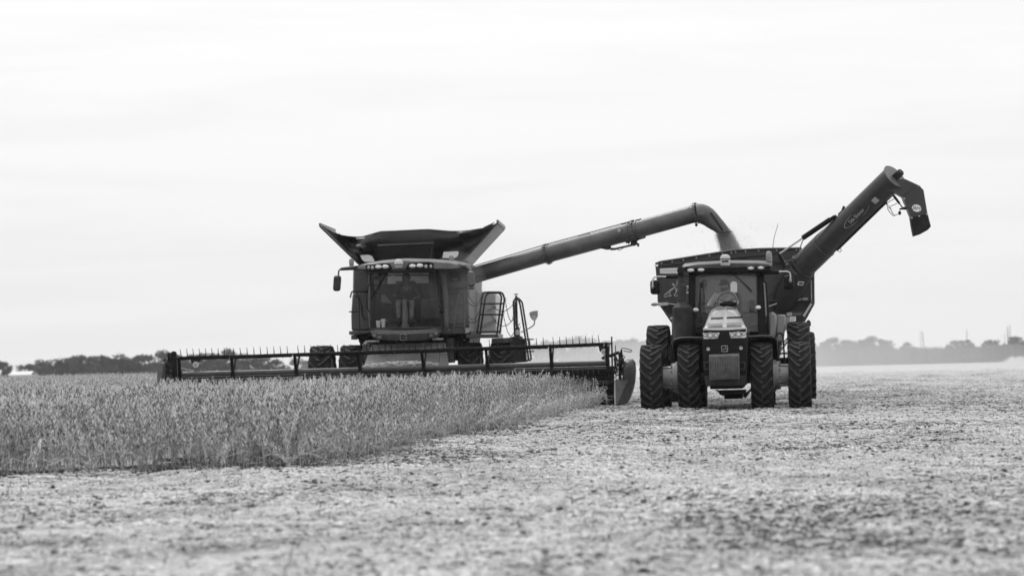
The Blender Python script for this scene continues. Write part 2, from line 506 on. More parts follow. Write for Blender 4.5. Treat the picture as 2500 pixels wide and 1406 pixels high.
ys = [-40, -10, 0] + [3 + i * 1.0 for i in range(75)] + [80 + 6 * i for i in range(20)] + [200 + 25 * i for i in range(26)] + [900, 1000, 1150, 1300]
xs = sorted(set([-1300, -900, -600, -400, -250, -150, -100, -70, -50, -40] + [-30 + i * 1.5 for i in range(41)] + [35, 40, 50, 60, 75, 100, 140, 200, 300, 450, 700, 1000, 1300]))
gm = MB(); gm.grid([[V(x, y, ter(x, y)) for x in xs] for y in ys])
# field surface: pale chopped straw over dark soil, with rows and tracks running along the pass
mt, nt, ns, lk = nodes('stubble_field')
out = N(nt, 'ShaderNodeOutputMaterial'); b = N(nt, 'ShaderNodeBsdfPrincipled'); b.inputs['Roughness'].default_value = .95; b.inputs['Specular IOR Level'].default_value = .15
tc = N(nt, 'ShaderNodeTexCoord')
big = N(nt, 'ShaderNodeTexNoise', i_Scale=.45, i_Detail=4.0, i_Roughness=.6); lk.new(tc.outputs['Object'], big.inputs['Vector'])
mid = N(nt, 'ShaderNodeTexNoise', i_Scale=6.0, i_Detail=5.0, i_Roughness=.7); lk.new(tc.outputs['Object'], mid.inputs['Vector'])
fin = N(nt, 'ShaderNodeTexNoise', i_Scale=28.0, i_Detail=4.0, i_Roughness=.75); lk.new(tc.outputs['Object'], fin.inputs['Vector'])
rm = N(nt, 'ShaderNodeMapping'); rm.inputs['Rotation'].default_value = (0, 0, R(6)); rm.inputs['Scale'].default_value = (1, .04, 1); lk.new(tc.outputs['Object'], rm.inputs['Vector'])
row = N(nt, 'ShaderNodeTexNoise', i_Scale=1.3, i_Detail=3.0); lk.new(rm.outputs[0], row.inputs['Vector'])
s1 = N(nt, 'ShaderNodeMath', operation='MULTIPLY_ADD'); s1.inputs[1].default_value = .55; lk.new(mid.outputs['Fac'], s1.inputs[0])
s0 = N(nt, 'ShaderNodeMath', operation='MULTIPLY_ADD'); s0.inputs[1].default_value = .45; lk.new(fin.outputs['Fac'], s0.inputs[0])
s2 = N(nt, 'ShaderNodeMath', operation='MULTIPLY_ADD'); s2.inputs[1].default_value = .30; lk.new(big.outputs['Fac'], s2.inputs[0])
s3 = N(nt, 'ShaderNodeMath', operation='MULTIPLY'); s3.inputs[1].default_value = .22; lk.new(row.outputs['Fac'], s3.inputs[0])
lk.new(s3.outputs[0], s2.inputs[2]); lk.new(s2.outputs[0], s0.inputs[2]); lk.new(s0.outputs[0], s1.inputs[2])
cr = N(nt, 'ShaderNodeValToRGB'); lk.new(s1.outputs[0], cr.inputs[0])
e = cr.color_ramp.elements; e[0].position = .56; e[0].color = g(.06); e[1].position = .82; e[1].color = g(.44)
q = e.new(.66); q.color = g(.20); q = e.new(.73); q.color = g(.34)
lk.new(cr.outputs[0], b.inputs['Base Color'])
bp = N(nt, 'ShaderNodeBump'); bp.inputs['Strength'].default_value = .6; bp.inputs['Distance'].default_value = .05
lk.new(s1.outputs[0], bp.inputs['Height']); lk.new(bp.outputs[0], b.inputs['Normal']); lk.new(b.outputs[0], out.inputs[0])
field = gm.build('ground', mt, smooth=0)
tag(field, 'harvested stubble field covered in pale chopped straw', 'field', kind='structure')


# ------------------------------------------------------------------ scattering (for what nobody could count)
def scatter(name, protos, pts, label, cat):
    """pts: (x, y, z, rx, ry, rz, scale, which)"""
    col = bpy.data.collections.new(name + '_sources')
    for i, (me) in enumerate(protos):
        o = bpy.data.objects.new('%s_source_%02d' % (name, i), me); col.objects.link(o)
    me = bpy.data.meshes.new(name)
    A = np.array(pts, dtype=np.float32)
    me.vertices.add(len(A)); me.vertices.foreach_set('co', A[:, :3].ravel())
    at_ = me.attributes.new('turn', 'FLOAT_VECTOR', 'POINT'); at_.data.foreach_set('vector', A[:, 3:6].ravel())
    at_ = me.attributes.new('size', 'FLOAT', 'POINT'); at_.data.foreach_set('value', A[:, 6].copy())
    at_ = me.attributes.new('which', 'INT', 'POINT'); at_.data.foreach_set('value', A[:, 7].astype(np.int32))
    ob = bpy.data.objects.new(name, me); COL.objects.link(ob)
    ng = bpy.data.node_groups.new(name + '_nodes', 'GeometryNodeTree')
    ng.interface.new_socket('Geometry', in_out='INPUT', socket_type='NodeSocketGeometry')
    ng.interface.new_socket('Geometry', in_out='OUTPUT', socket_type='NodeSocketGeometry')
    gi = ng.nodes.new('NodeGroupInput'); go = ng.nodes.new('NodeGroupOutput')
    ip = ng.nodes.new('GeometryNodeInstanceOnPoints'); ci = ng.nodes.new('GeometryNodeCollectionInfo')
    ci.inputs['Collection'].default_value = col; ci.inputs['Separate Children'].default_value = True; ci.inputs['Reset Children'].default_value = True
    ip.inputs['Pick Instance'].default_value = True
    def attr(n_, t):
        a = ng.nodes.new('GeometryNodeInputNamedAttribute'); a.data_type = t; a.inputs['Name'].default_value = n_; return a
    a1 = attr('turn', 'FLOAT_VECTOR'); a2 = attr('size', 'FLOAT'); a3 = attr('which', 'INT')
    er = ng.nodes.new('FunctionNodeEulerToRotation')
    L_ = ng.links.new
    L_(gi.outputs[0], ip.inputs['Points']); L_(ci.outputs[0], ip.inputs['Instance'])
    L_(a1.outputs['Attribute'], er.inputs[0]); L_(er.outputs[0], ip.inputs['Rotation'])
    L_(a2.outputs['Attribute'], ip.inputs['Scale']); L_(a3.outputs['Attribute'], ip.inputs['Instance Index'])
    L_(ip.outputs[0], go.inputs[0])
    mo = ob.modifiers.new('scatter', 'NODES'); mo.node_group = ng
    tag(ob, label, cat, kind='stuff')
    return ob


def frnd(a, b): return rng.uniform(a, b)


# outline of the standing crop on the ground, read off the photograph
e1 = [gnd(*p) for p in ((-420, 1190), (0, 1175), (400, 1160), (700, 1149), (870, 1140))]
e2 = [gnd(*p) for p in ((870, 1140), (1015, 1092), (1210, 1058), (1390, 1012))] + [V(1.95, 60.9, 0)]


def near_edge(x):
    for a, b_ in zip(e1, e1[1:]):
        if x <= b_.x: return a.y + (b_.y - a.y) * (x - a.x) / (b_.x - a.x)
    return None


def right_edge(y):
    if y < e2[0].y: return e2[0].x
    for a, b_ in zip(e2, e2[1:]):
        if y <= b_.y: return a.x + (b_.x - a.x) * (y - a.y) / (b_.y - a.y)
    return e2[-1].x


def crop_dist(x, y):
    """metres inside the standing crop (negative outside)"""
    d1 = right_edge(y) + .12 * math.sin(y * 2.1) + .08 * math.sin(y * 5.3) - x
    ne = near_edge(min(x, e1[-1].x)) if x <= e1[-1].x else (e1[-1].y + (x - e1[-1].x) * 7.3)
    d2 = (y - ne) * (1 if x <= e1[-1].x else .15) + .12 * math.sin(x * 2.3)
    return min(d1, d2)


def inside_crop(x, y):
    if y > 62: return x < -9.0 + .055 * (y - 61.4)
    return x < 2.4 and y > 27 and crop_dist(x, y) > .05


# ------------------------------------------------------------------ straw litter
def strip(mb, p, d, l, w, lift, up_=None):
    """one bit of flattened straw: a bent three-sided stalk"""
    d = V(d).normalized(); s_ = V(-d.y, d.x, 0)
    if s_.length < .1: s_ = V(1, 0, 0)
    s_ = s_.normalized() * w / 2; n = d.cross(s_).normalized() * w * .6
    p = V(p); m_ = p + d * l * .5 + V(0, 0, lift); e_ = p + d * l + V(frnd(-.2, .2) * l, frnd(-.2, .2) * l, frnd(-.3, .1) * lift)
    secs = [[q - s_, q + s_, q + n] for q in (p, m_, e_)]
    mb.loft(secs, caps=False)


def litter_mesh(i, dense, dark):
    mb = MB()
    for k in range(dense):
        a = frnd(0, 2 * PI); r = .62 * math.sqrt(frnd(0, 1)); p = V(r * math.cos(a), r * math.sin(a), frnd(0, .016))
        b_ = frnd(0, 2 * PI)
        mb.cur = 1 if rng.random() < dark else 0
        if rng.random() < .16:                                        # a hull, leaf or clod
            s_ = frnd(.008, .02); mb.ell(p + V(0, 0, .005), s_ * 1.5, s_, s_ * .55, 5, 3)
        else:
            strip(mb, p, (math.cos(b_), math.sin(b_), frnd(-.05, .16)), frnd(.03, .12), frnd(.004, .010), frnd(0, .012))
    for k in range(int(50 * dark)):                                   # clods and dark holes in the mat
        a = frnd(0, 2 * PI); r = .6 * math.sqrt(frnd(0, 1)); s_ = frnd(.008, .028); mb.cur = 1; mb.ell((r * math.cos(a), r * math.sin(a), .012), s_ * 1.4, s_, s_ * .5, 6, 4)
    for k in range(8):                                                # cut stems still standing
        a = frnd(0, 2 * PI); r = .6 * math.sqrt(frnd(0, 1)); p = V(r * math.cos(a), r * math.sin(a), -.01)
        mb.cur = 1 if rng.random() < .55 else 0
        h = frnd(.025, .065); mb.tube([p, p + V(frnd(-.03, .03), frnd(-.03, .03), h)], [.005, .003], 4)
    return mb.mesh('litter_%d' % i, [M['straw'], M['straw_d']], 0)


def rut(x, y):
    """wheel tracks left along the pass"""
    u = x * math.cos(R(7.5)) - y * math.sin(R(7.5))
    return max(0, 1 - min(abs(u - q) for q in (-4.6, -2.9, -.5, 1.2, 3.4, 6.0, 8.7, 11.5)) / .32)


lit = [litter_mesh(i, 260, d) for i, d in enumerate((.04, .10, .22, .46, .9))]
pts = []
y = 8.0
while y < 190:
    hw = .215 * y + 5.0
    dens = 4.6 if y < 62 else 2.6 if y < 85 else 1.3 if y < 120 else .7 * (190 - y) / 70
    n = int(2 * hw * 1.0 * dens)
    for k in range(n):
        x = frnd(-hw, hw); yy = y + frnd(0, 1)
        # rows of dark and pale trash along the pass
        rw = math.sin((x * math.cos(R(6)) + yy * math.sin(R(6))) * 2 * PI / 1.5 + 1.3 * math.sin(yy * .05)) + .6 * math.sin(yy * .9 + .2 * x)
        nz = .8 * mnoise.noise(V(x * .16, yy * .22, 8.3)) + .8 * mnoise.noise(V(x * .55, yy * .28, 1.7)) + .6 * mnoise.noise(V(x * 1.7, yy * .9, 4.1)) + .20 * rw + .4 * rut(x, yy)
        dr = x - right_edge(yy)
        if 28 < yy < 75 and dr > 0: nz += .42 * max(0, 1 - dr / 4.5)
        if 52 < yy < 59 and abs(x - 4.7 - (yy - 55) * .1) < 2.2: nz += .4  # darker residue under the tractor, also standing in for its contact shade
        if inside_crop(x, yy):
            if yy < 62 and .5 < crop_dist(x, yy) < 2.2: pts.append((x, yy, ter(x, yy), 0, 0, frnd(0, 6.28), frnd(.9, 1.2), 4))
            continue
        if nz > .6 and rng.random() < .6: continue
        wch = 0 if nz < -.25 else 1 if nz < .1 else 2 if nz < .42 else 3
        if rng.random() < .18: wch = rng.choice((0, 1, 2))
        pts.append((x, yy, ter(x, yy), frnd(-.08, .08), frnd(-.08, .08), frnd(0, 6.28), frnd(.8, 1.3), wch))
    y += 1
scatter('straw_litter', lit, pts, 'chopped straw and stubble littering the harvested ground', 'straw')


# ------------------------------------------------------------------ soybeans: bare upright stems hung with pods
def pod(mb, p, d, l, w):
    d = V(d).normalized(); a = d.cross(V(frnd(-1, 1), frnd(-1, 1), frnd(-1, 1))).normalized(); b_ = d.cross(a)
    p = V(p); q1 = p + d * l * .3; q2 = p + d * l * .72; e_ = p + d * l + a * w * frnd(-.8, .8)
    secs = [[q + a * w * .5, q + b_ * w * .28, q - a * w * .5, q - b_ * w * .28] for q in (q1, q2)]
    o = len(mb.v)
    mb.add([p] + secs[0] + secs[1] + [e_], [(0, 1, 2), (0, 2, 3), (0, 3, 4), (0, 4, 1), (1, 5, 6, 2), (2, 6, 7, 3), (3, 7, 8, 4), (4, 8, 5, 1), (5, 9, 6), (6, 9, 7), (7, 9, 8), (8, 9, 5)])


def bean_mesh(i, h, lean=0.0, podn=42, weedy=0, sprawl=0):
    mb = MB()
    la = frnd(0, 2 * PI)
    def axis(base, hh, le, ang, wob):
        P_ = []
        for k in range(7):
            t = k / 6
            P_.append(V(base) + V(math.cos(ang) * le * t ** 1.4 + frnd(-wob, wob) * t, math.sin(ang) * le * t ** 1.4 + frnd(-wob, wob) * t, hh * t * (1 - .12 * le * t)))
        return P_
    stems = [(axis((0, 0, 0), h, lean + frnd(0, .10), la, .02), .0055)]
    for k in range(rng.choice((1, 2, 2, 3))):
        t = frnd(.08, .3); base = stems[0][0][0].lerp(stems[0][0][6], t)
        stems.append((axis(base, h * frnd(.5, .75), frnd(.08, .22) + lean * .5, frnd(0, 6.28), .02), .004))
    for P_, r in stems:
        mb.cur = 1
        mb.tube(P_, [r, r, r * .9, r * .8, r * .7, r * .5, r * .35], 4, caps=False)
        npod = int(podn * (1 if r > .005 else .55))
        for k in range(npod):
            t = frnd(.12, 1.0) ** .62; j = min(5, int(t * 6)); p = P_[j].lerp(P_[j + 1], t * 6 - j)
            a = frnd(0, 6.28); up_ = frnd(.9, 3.4) if rng.random() < .78 else frnd(-2.2, -.5)
            mb.cur = 0 if rng.random() < .58 else 3
            pod(mb, p, (math.cos(a), math.sin(a), up_), frnd(.046, .072), frnd(.0075, .0108))
        for k in range(4):                                              # bare petioles
            t = frnd(.15, .8); j = min(5, int(t * 6)); p = P_[j].lerp(P_[j + 1], t * 6 - j); a = frnd(0, 6.28)
            mb.cur = 1; q = p + V(math.cos(a) * .08, math.sin(a) * .08, frnd(.05, .16))
            mb.tube([p, p.lerp(q, .5) + V(0, 0, .015), q], [.0022, .002, .0015], 3, caps=False)
    for k in range(sprawl):                                             # long stalks fallen across the edge
        a = frnd(0, 6.28); p = V(0, 0, frnd(.02, .3)); L_ = frnd(.35, .75); mb.cur = 1
        q = p + V(math.cos(a) * L_, math.sin(a) * L_, frnd(-.05, .25)); mb.tube([p, p.lerp(q, .5) + V(0, 0, .1), q], [.005, .004, .003], 4, caps=False)
    for k in range(weedy):
        a = frnd(0, 6.28); t = frnd(.1, .7); p = V(math.cos(a) * .06, math.sin(a) * .06, h * t); mb.cur = 2
        s_ = frnd(.03, .06); d = V(math.cos(a), math.sin(a), frnd(-.6, .5)); w = V(-math.sin(a), math.cos(a), frnd(-.3, .3)) * s_ * .5
        mb.add([p, p + d * s_ * .5 + w, p + d * s_, p + d * s_ * .5 - w], [(0, 1, 2, 3)])
    return mb.mesh('bean_%d' % i, [M['pod'], M['stem'], M['weed'], M['pod_d']], 0)


beans = [bean_mesh(0, .86), bean_mesh(1, .82), bean_mesh(2, .90, .1), bean_mesh(3, .78, .15), bean_mesh(4, .84, .05, 40), bean_mesh(5, .88, .2),
         bean_mesh(6, .80, .1, 30, 7), bean_mesh(7, .55, .5, 26, 0, 4), bean_mesh(8, .7, .35, 26, 0, 3), bean_mesh(9, .93, .05, 40), bean_mesh(10, .86, .06, 16, 2)]
pts = []
y = 27.0
while y < 150:
    x0 = -.225 * y - 2.0
    if y < 61.2: x1, dens = 2.6, 27.0
    else: x1, dens = -9.2 + .055 * (y - 61.4), (26.0 if y < 75 else 14.0)
    n = int((x1 - x0) * .5 * dens)
    for k in range(n):
        x = frnd(x0, x1); yy = y + frnd(0, .5)
        if 60.3 < yy < 61.2 and x > -8.4 and x < 2.3 and rng.random() < (yy - 60.3): continue
        d = crop_dist(x, yy)
        if d < -.3 or (d < 0 and rng.random() > .16): continue
        edge = d < .55
        w = rng.choice((7, 7, 8)) if d < .05 else rng.choice((7, 8, 3, 5, 6, 10, 10)) if edge and rng.random() < .5 else 10 if edge else rng.choice((0, 1, 2, 3, 4, 5, 9, 0, 1, 4, 9, 6 if rng.random() < .35 else 2))
        sc = frnd(.76, 1.0) * (1.0 + .06 * math.sin(x * .9 + yy * .5)) * (.93 if edge else 1)
        pts.append((x, yy, ter(x, yy), frnd(-.12, .12), frnd(-.12, .12) + (.1 if edge else 0), frnd(0, 6.28), sc, w))
    y += .5
scatter('soybean_crop', beans, pts, 'standing crop of ripe dry soybeans in front of the header', 'soybeans')

# a few dark weeds standing in the beans and on the cut edge
for k, (px, py, h, lab) in enumerate(((182, 1120, .62, 'tall dark weed in the near edge of the beans, below the barn'),
                                      (1325, 1012, .5, 'dark leafy weed among the beans near the header end'), (300, 1118, .42, 'low dark weed at the near foot of the beans, right of the tall weed'))):
    p = gnd(px, py); w = thing('weed', lab, 'weed', loc=p, group='dark weeds in the beans')
    a = MB(); b_ = MB()
    for q in range(5):
        an = frnd(0, 6.28); P_ = [V(0, 0, 0), V(math.cos(an) * .04, math.sin(an) * .04, h * .5), V(math.cos(an) * .09, math.sin(an) * .09, h * frnd(.8, 1.05))]
        a.tube(P_, [.006, .005, .002], 4)
        for r in range(16):
            t = frnd(.3, 1); pp_ = P_[1].lerp(P_[2], t) if rng.random() < .6 else P_[0].lerp(P_[1], t); aa = frnd(0, 6.28); s_ = frnd(.03, .07)
            d = V(math.cos(aa), math.sin(aa), frnd(-.5, .5)); ww = V(-math.sin(aa), math.cos(aa), frnd(-.3, .3)) * s_ * .35
            b_.add([pp_, pp_ + d * s_ * .5 + ww, pp_ + d * s_, pp_ + d * s_ * .5 - ww], [(0, 1, 2, 3)])
    a.build('stem', M['weed'], w, smooth=0); b_.build('leaves', M['weed'], w, smooth=0)


# ------------------------------------------------------------------ far trees
def tree_meshes(seed, h, wd, loose, bush=False):
    r = random.Random(seed); t = MB(); c = MB()
    th = h * (.12 if bush else .3)
    t.tube([V(0, 0, 0), V(r.uniform(-.1, .1), 0, th), V(r.uniform(-.2, .2), r.uniform(-.2, .2), h * .6)], [h * .028, h * .022, h * .008], 8)
    for k in range(5):
        a = r.uniform(0, 6.28); z0 = th * r.uniform(.7, 1.5)
        t.tube([V(0, 0, z0), V(math.cos(a) * wd * .22, math.sin(a) * wd * .22, z0 + h * .15), V(math.cos(a) * wd * .36, math.sin(a) * wd * .36, z0 + h * .32)], [h * .012, h * .009, h * .004], 6)
    lobes = []
    for k in range(24 if not bush else 14):
        a = r.uniform(0, 6.28); q = math.sqrt(r.random()) * .36 * wd
        zc = h * r.uniform(.22 if bush else .36, .88); sh = 1 - .55 * max(0, (zc / h - .55) / .4)
        lobes.append((V(math.cos(a) * q * sh, math.sin(a) * q * sh, zc), h * r.uniform(.055, .135)))
    for o_, rad in lobes:
        for k in range(int(105 * (1 - loose * .5))):
            d = V(r.gauss(0, 1), r.gauss(0, 1), r.gauss(0, 1)).normalized() * rad * (r.random() ** .4) * V(1, 1, 1).x
            p = o_ + V(d.x * 1.25, d.y * 1.25, d.z * .85)
            s_ = h * r.uniform(.012, .028); n = V(r.gauss(0, 1), r.gauss(0, 1), r.gauss(0, 1)).normalized(); u = n.orthogonal().normalized() * s_; w = n.cross(u)
            c.add([p - u * 1.3, p + w * .8, p + u * 1.3, p - w * .8], [(0, 1, 2, 3)])
    return t, c


TREES = {}
for i in range(5): TREES['full', i] = tree_meshes(20 + i, 1.0, .95 + .08 * i, .1)
for i in range(3): TREES['bush', i] = tree_meshes(40 + i, 1.0, 1.7, .1, True)
for i in range(3): TREES['loose', i] = tree_meshes(60 + i, 1.0, .75 + .1 * i, .8)
for k in list(TREES):
    t, c = TREES[k]; TREES[k] = (t.mesh('trunk', M['bark'], 40), c.mesh('crown', M['leaf'], 0), c.mesh('crown_pale', M['leaf_p'], 0))


def tree(kind, i, px, top, Y, base, label, group, width=1.0, pale=False, name='tree'):
    """crown top at photo height `top`, standing on the ground at distance Y"""
    p = at(px, base, Y); zt = at(px, top, Y).z; z0 = min(ter(p.x, Y), p.z) - .1
    h = zt - z0
    o = thing(name, label, 'tree' if kind != 'bush' else 'bush', loc=(p.x, Y, z0), rz=frnd(0, 6.28), group=group)
    o.scale = (h * width, h * width, h)
    T_ = TREES[kind, i]
    for nm, me in (('trunk', T_[0]), ('crown', T_[2 if pale else 1])):
        q = bpy.data.objects.new(nm, me); COL.objects.link(q); q.parent = o
    return o


ORD = 'first second third fourth fifth sixth seventh eighth ninth tenth eleventh twelfth thirteenth fourteenth fifteenth sixteenth seventeenth eighteenth nineteenth twentieth'.split()
rng.seed(11)
back = [(-40, 870), (8, 876), (66, 884), (92, 880), (122, 874), (150, 868), (176, 864), (208, 861), (238, 864), (262, 866), (284, 856), (318, 866), (350, 860), (382, 852), (412, 856), (444, 864), (478, 858), (508, 861), (541, 848), (572, 860),
        (606, 857), (640, 866), (676, 872), (730, 870), (770, 872)]
seen = 0
for k, (px, top) in enumerate(back):
    if px < 20:
        lab = ('dark tree at the far end of the horizon, left of the white barn' if px > 0 else 'dark tree beyond the white barn, just outside the picture edge')
    else:
        lab = '%s tall dark tree along the skyline, counted rightwards from the white barn' % (ORD[seen] if seen < 20 else ['twenty-first', 'twenty-second', 'twenty-third', 'twenty-fourth'][seen - 20]); seen += 1
    tree('full', k % 5, px, top, 800 + frnd(-25, 25), 914, lab, 'tall trees of the dark tree line', width=frnd(.95, 1.2))
front = [(36, 893), (118, 886), (140, 892), (172, 884), (200, 892), (236, 888), (268, 894), (300, 884), (332, 890), (362, 886), (396, 888), (428, 886), (462, 888), (498, 882), (530, 886), (566, 884), (604, 882), (648, 886), (700, 886), (752, 884)]
for k, (px, top) in enumerate(front):
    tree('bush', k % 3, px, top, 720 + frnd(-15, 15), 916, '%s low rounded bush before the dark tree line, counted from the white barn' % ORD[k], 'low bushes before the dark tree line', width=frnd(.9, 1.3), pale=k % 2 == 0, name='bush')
mid_ = [(1318, 832), (1352, 826), (1384, 822), (1416, 817), (1450, 822), (1500, 826), (1530, 822), (1556, 824), (1576, 838)]
for k, (px, top) in enumerate(mid_):
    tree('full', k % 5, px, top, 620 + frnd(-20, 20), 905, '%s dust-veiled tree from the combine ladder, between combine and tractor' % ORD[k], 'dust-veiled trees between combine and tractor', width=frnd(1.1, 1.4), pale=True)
farr = [('full', 1992, 834), ('loose', 2014, 828), ('full', 2030, 822), ('full', 2048, 821), ('full', 2068, 827), ('loose', 2092, 828), ('full', 2104, 826), ('full', 2122, 822), ('full', 2138, 818), ('loose', 2156, 824), ('loose', 2168, 827)]
for k, (kd, px, top) in enumerate(farr):
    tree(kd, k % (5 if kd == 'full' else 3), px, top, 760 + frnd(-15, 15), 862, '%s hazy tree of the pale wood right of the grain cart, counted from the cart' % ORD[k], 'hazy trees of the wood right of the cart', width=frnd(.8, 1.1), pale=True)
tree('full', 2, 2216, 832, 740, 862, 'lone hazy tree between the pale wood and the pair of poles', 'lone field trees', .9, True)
few = [('loose', 2318, 836, 'small loose tree at the edge of the round clump right of the poles'), ('full', 2338, 827, 'rounded tree at the front of the clump right of the poles'), ('full', 2358, 826, 'broad hazy tree beside the single thin pole'),
       ('loose', 2376, 834, 'thin low tree just right of the single thin pole'), ('full', 2410, 827, 'upright hazy tree between the single pole and the pole trio'), ('loose', 2427, 827, 'slim loose tree right beside the upright hazy tree'),
       ('full', 2456, 834, 'low dark tree at the foot of the pole trio'), ('full', 2478, 817, 'tallest dark tree at the far right, beside the pole trio'), ('loose', 2496, 827, 'ragged dark tree cut off by the right picture edge')]
for k, (kd, px, top, lab) in enumerate(few):
    tree(kd, k % 3, px, top, 700 + frnd(-10, 10), 860, lab, 'field trees on the right skyline', .95, px < 2440)

# white barn far off among the trees
bp_ = at(48, 914, 640); bx = bp_.x
barn = thing('barn', 'small white barn with a pale low roof before the distant trees', 'barn', loc=(bx, 640, ter(bx, 640) - .2))
zt = at(48, 907, 640).z - barn.location.z
b1 = MB(); b1.box(-2.5, 2.5, 0, 9, 0, zt - .75); b1.build('wall', M['barn'], barn)
b2 = MB(); b2.prism([(-2.9, -.3, zt - .85), (2.9, -.3, zt - .85), (2.6, 4.5, zt), (-2.6, 4.5, zt)], (0, 0, .08)); b2.prism([(-2.6, 4.5, zt + .001), (2.6, 4.5, zt + .001), (2.9, 9.3, zt - .85), (-2.9, 9.3, zt - .85)], (0, 0, .08))
b2.build('roof', M['barn'], barn)

for k, (xt, yt, xb, yb, w, lab) in enumerate(((2247, 808, 2250, 850, .09, 'thin faint pole, the shorter of the close pair beyond the corn'), (2252, 809, 2257, 850, .14, 'dark leaning pole, the thicker of the close pair beyond the corn'),
                                              (2360, 803, 2360, 850, .10, 'single thin pole rising from the round hazy tree'), (2453, 815, 2453, 846, .08, 'short faint pole of the trio by the tallest right tree'),
                                              (2460, 797, 2461, 846, .16, 'dark thick pole in the middle of the trio at far right'), (2466, 792, 2465, 846, .10, 'tallest thin pole of the trio at far right'))):
    a = at(xb, yb, 560); t_ = at(xt, yt, 560); z0 = min(ter(a.x, 560), a.z) - .1
    pm = MB(); pm.tube([V(0, 0, 0), V(t_.x - a.x, 0, t_.z - z0)], [w * .75, w * .5], 8)
    o = pm.build('utility_pole', M['pole'], loc=(a.x, 560, z0)); tag(o, lab, 'pole', 'poles on the right skyline')


# ------------------------------------------------------------------ corn standing beyond the cut field
def corn_mesh(i):
    mb = MB(); h = frnd(2.05, 2.35)
    mb.tube([V(0, 0, 0), V(frnd(-.05, .05), 0, h * .6), V(frnd(-.12, .12), frnd(-.1, .1), h)], [.014, .012, .006], 4)
    for k in range(11):
        a = frnd(0, 6.28); z = h * frnd(.15, .9); L_ = frnd(.35, .65); d = V(math.cos(a), math.sin(a), 0); s_ = V(-d.y, d.x, 0) * .035
        p0 = V(0, 0, z); p1 = p0 + d * L_ * .5 + V(0, 0, .12); p2 = p0 + d * L_ + V(0, 0, -.25 * frnd(.3, 1.4))
        mb.add([p0 - s_ * .6, p0 + s_ * .6, p1 + s_, p1 - s_, p2], [(0, 1, 2, 3), (3, 2, 4)])
    return mb.mesh('corn_%d' % i, M['corn'], 0)


corns = [corn_mesh(i) for i in range(5)]
pts = []
A0 = gnd(1900, 896, -.48); A1 = gnd(2462, 880, -.48)
k_ = 330 / A0.y; A0 = V(A0.x * k_, 330, 0); k_ = 352 / A1.y; A1 = V(A1.x * k_, 352, 0)
for row_ in range(16):
    for j in range(300):
        t = (j + frnd(-.4, .4)) / 300; p = A0.lerp(A1, t) + V(0, row_ * (.76 if row_ < 12 else 6), 0)
        if t > .985 and rng.random() < .5: continue
        pts.append((p.x, p.y, ter(p.x, p.y) - .05, frnd(-.06, .06), frnd(-.06, .06), frnd(0, 6.28), frnd(.80, 1.06) + .09 * mnoise.noise(V(p.x * .4, p.y * .2, 0)), rng.randrange(5)))
B0 = V((2425 - 1250) / F * 470, 470, 0); B1 = V((2640 - 1250) / F * 470, 470, 0)
for row_ in range(10):
    for j in range(130):
        t = (j + frnd(-.4, .4)) / 130; p = B0.lerp(B1, t) + V(0, row_ * 1.2, 0)
        pts.append((p.x, p.y, ter(p.x, p.y) + .35, frnd(-.06, .06), frnd(-.06, .06), frnd(0, 6.28), frnd(.9, 1.1), rng.randrange(5)))
scatter('corn_field', corns, pts, 'hazy block of ripe corn standing beyond the cut field', 'corn')


# ------------------------------------------------------------------ air: thin haze everywhere, harvest dust drifting behind the machines
def volume(name, density, albedo=.86, aniso=.0):
    m, nt, ns, lk = nodes(name)
    out = N(nt, 'ShaderNodeOutputMaterial'); pv = N(nt, 'ShaderNodeVolumePrincipled')
    pv.inputs['Color'].default_value = g(albedo); pv.inputs['Density'].default_value = density; pv.inputs['Anisotropy'].default_value = aniso
    lk.new(pv.outputs[0], out.inputs['Volume'])
    return m


hb = MB(); hb.box(-1500, 1500, -120, 1500, -9, 16)
tag(hb.build('haze', volume('thin_haze', .00012), smooth=0), 'thin pale haze lying over the whole field', 'haze', kind='stuff')


def dust(c, rx, ry, rz, dens, label):
    d = MB(); d.ell((0, 0, 0), rx, ry, rz, 32, 16)
    tag(d.build('dust_cloud', volume('harvest_dust', dens), loc=c), label, 'dust', kind='stuff', group='harvest dust')


dust((10, 150, .5), 19, 60, 6.2, .0036, 'broad pale dust cloud drifting behind the combine and the cart')
dust((1.5, 84, .5), 9, 12, 4.5, .014, 'dense dust thrown up just behind the combine')
dust((11, 125, .3), 15, 48, 1.7, .0055, 'low flat sheet of dust hanging over the stubble behind the cart')
q = at(1118, 705, 64.2); dust(tuple(q), .75, .5, .95, .16, 'faint puff of dust against the side of the combine cab')
q = at(1800, 600, 64.4); dust(tuple(q), .5, .4, .35, .25, 'faint dust rising where the grain falls into the cart')
# ================================================================== the combine harvester
rng.seed(3)
o_ = at(985, 900, 61.4)
CB = Frame((o_.x, 61.4, 0), -3.1)
cb = thing('combine_harvester', 'big combine harvester with flared open grain tank and a very wide cutting header', 'combine', CB)
L = CB.L
P = CB.P


def plate(mb, pts, y, th):
    """outline seen in the photo, lying at depth y, th metres thick backwards"""
    return mb.prism(P(pts, y), (0, th, 0))


def lens(c, rx, rz, d, name, parent, mat='lamp', rim=None):
    mb = MB(); c = V(c)
    mb.ell(c, rx, d, rz, 14, 8)
    return mb.build(name, M[mat], parent)


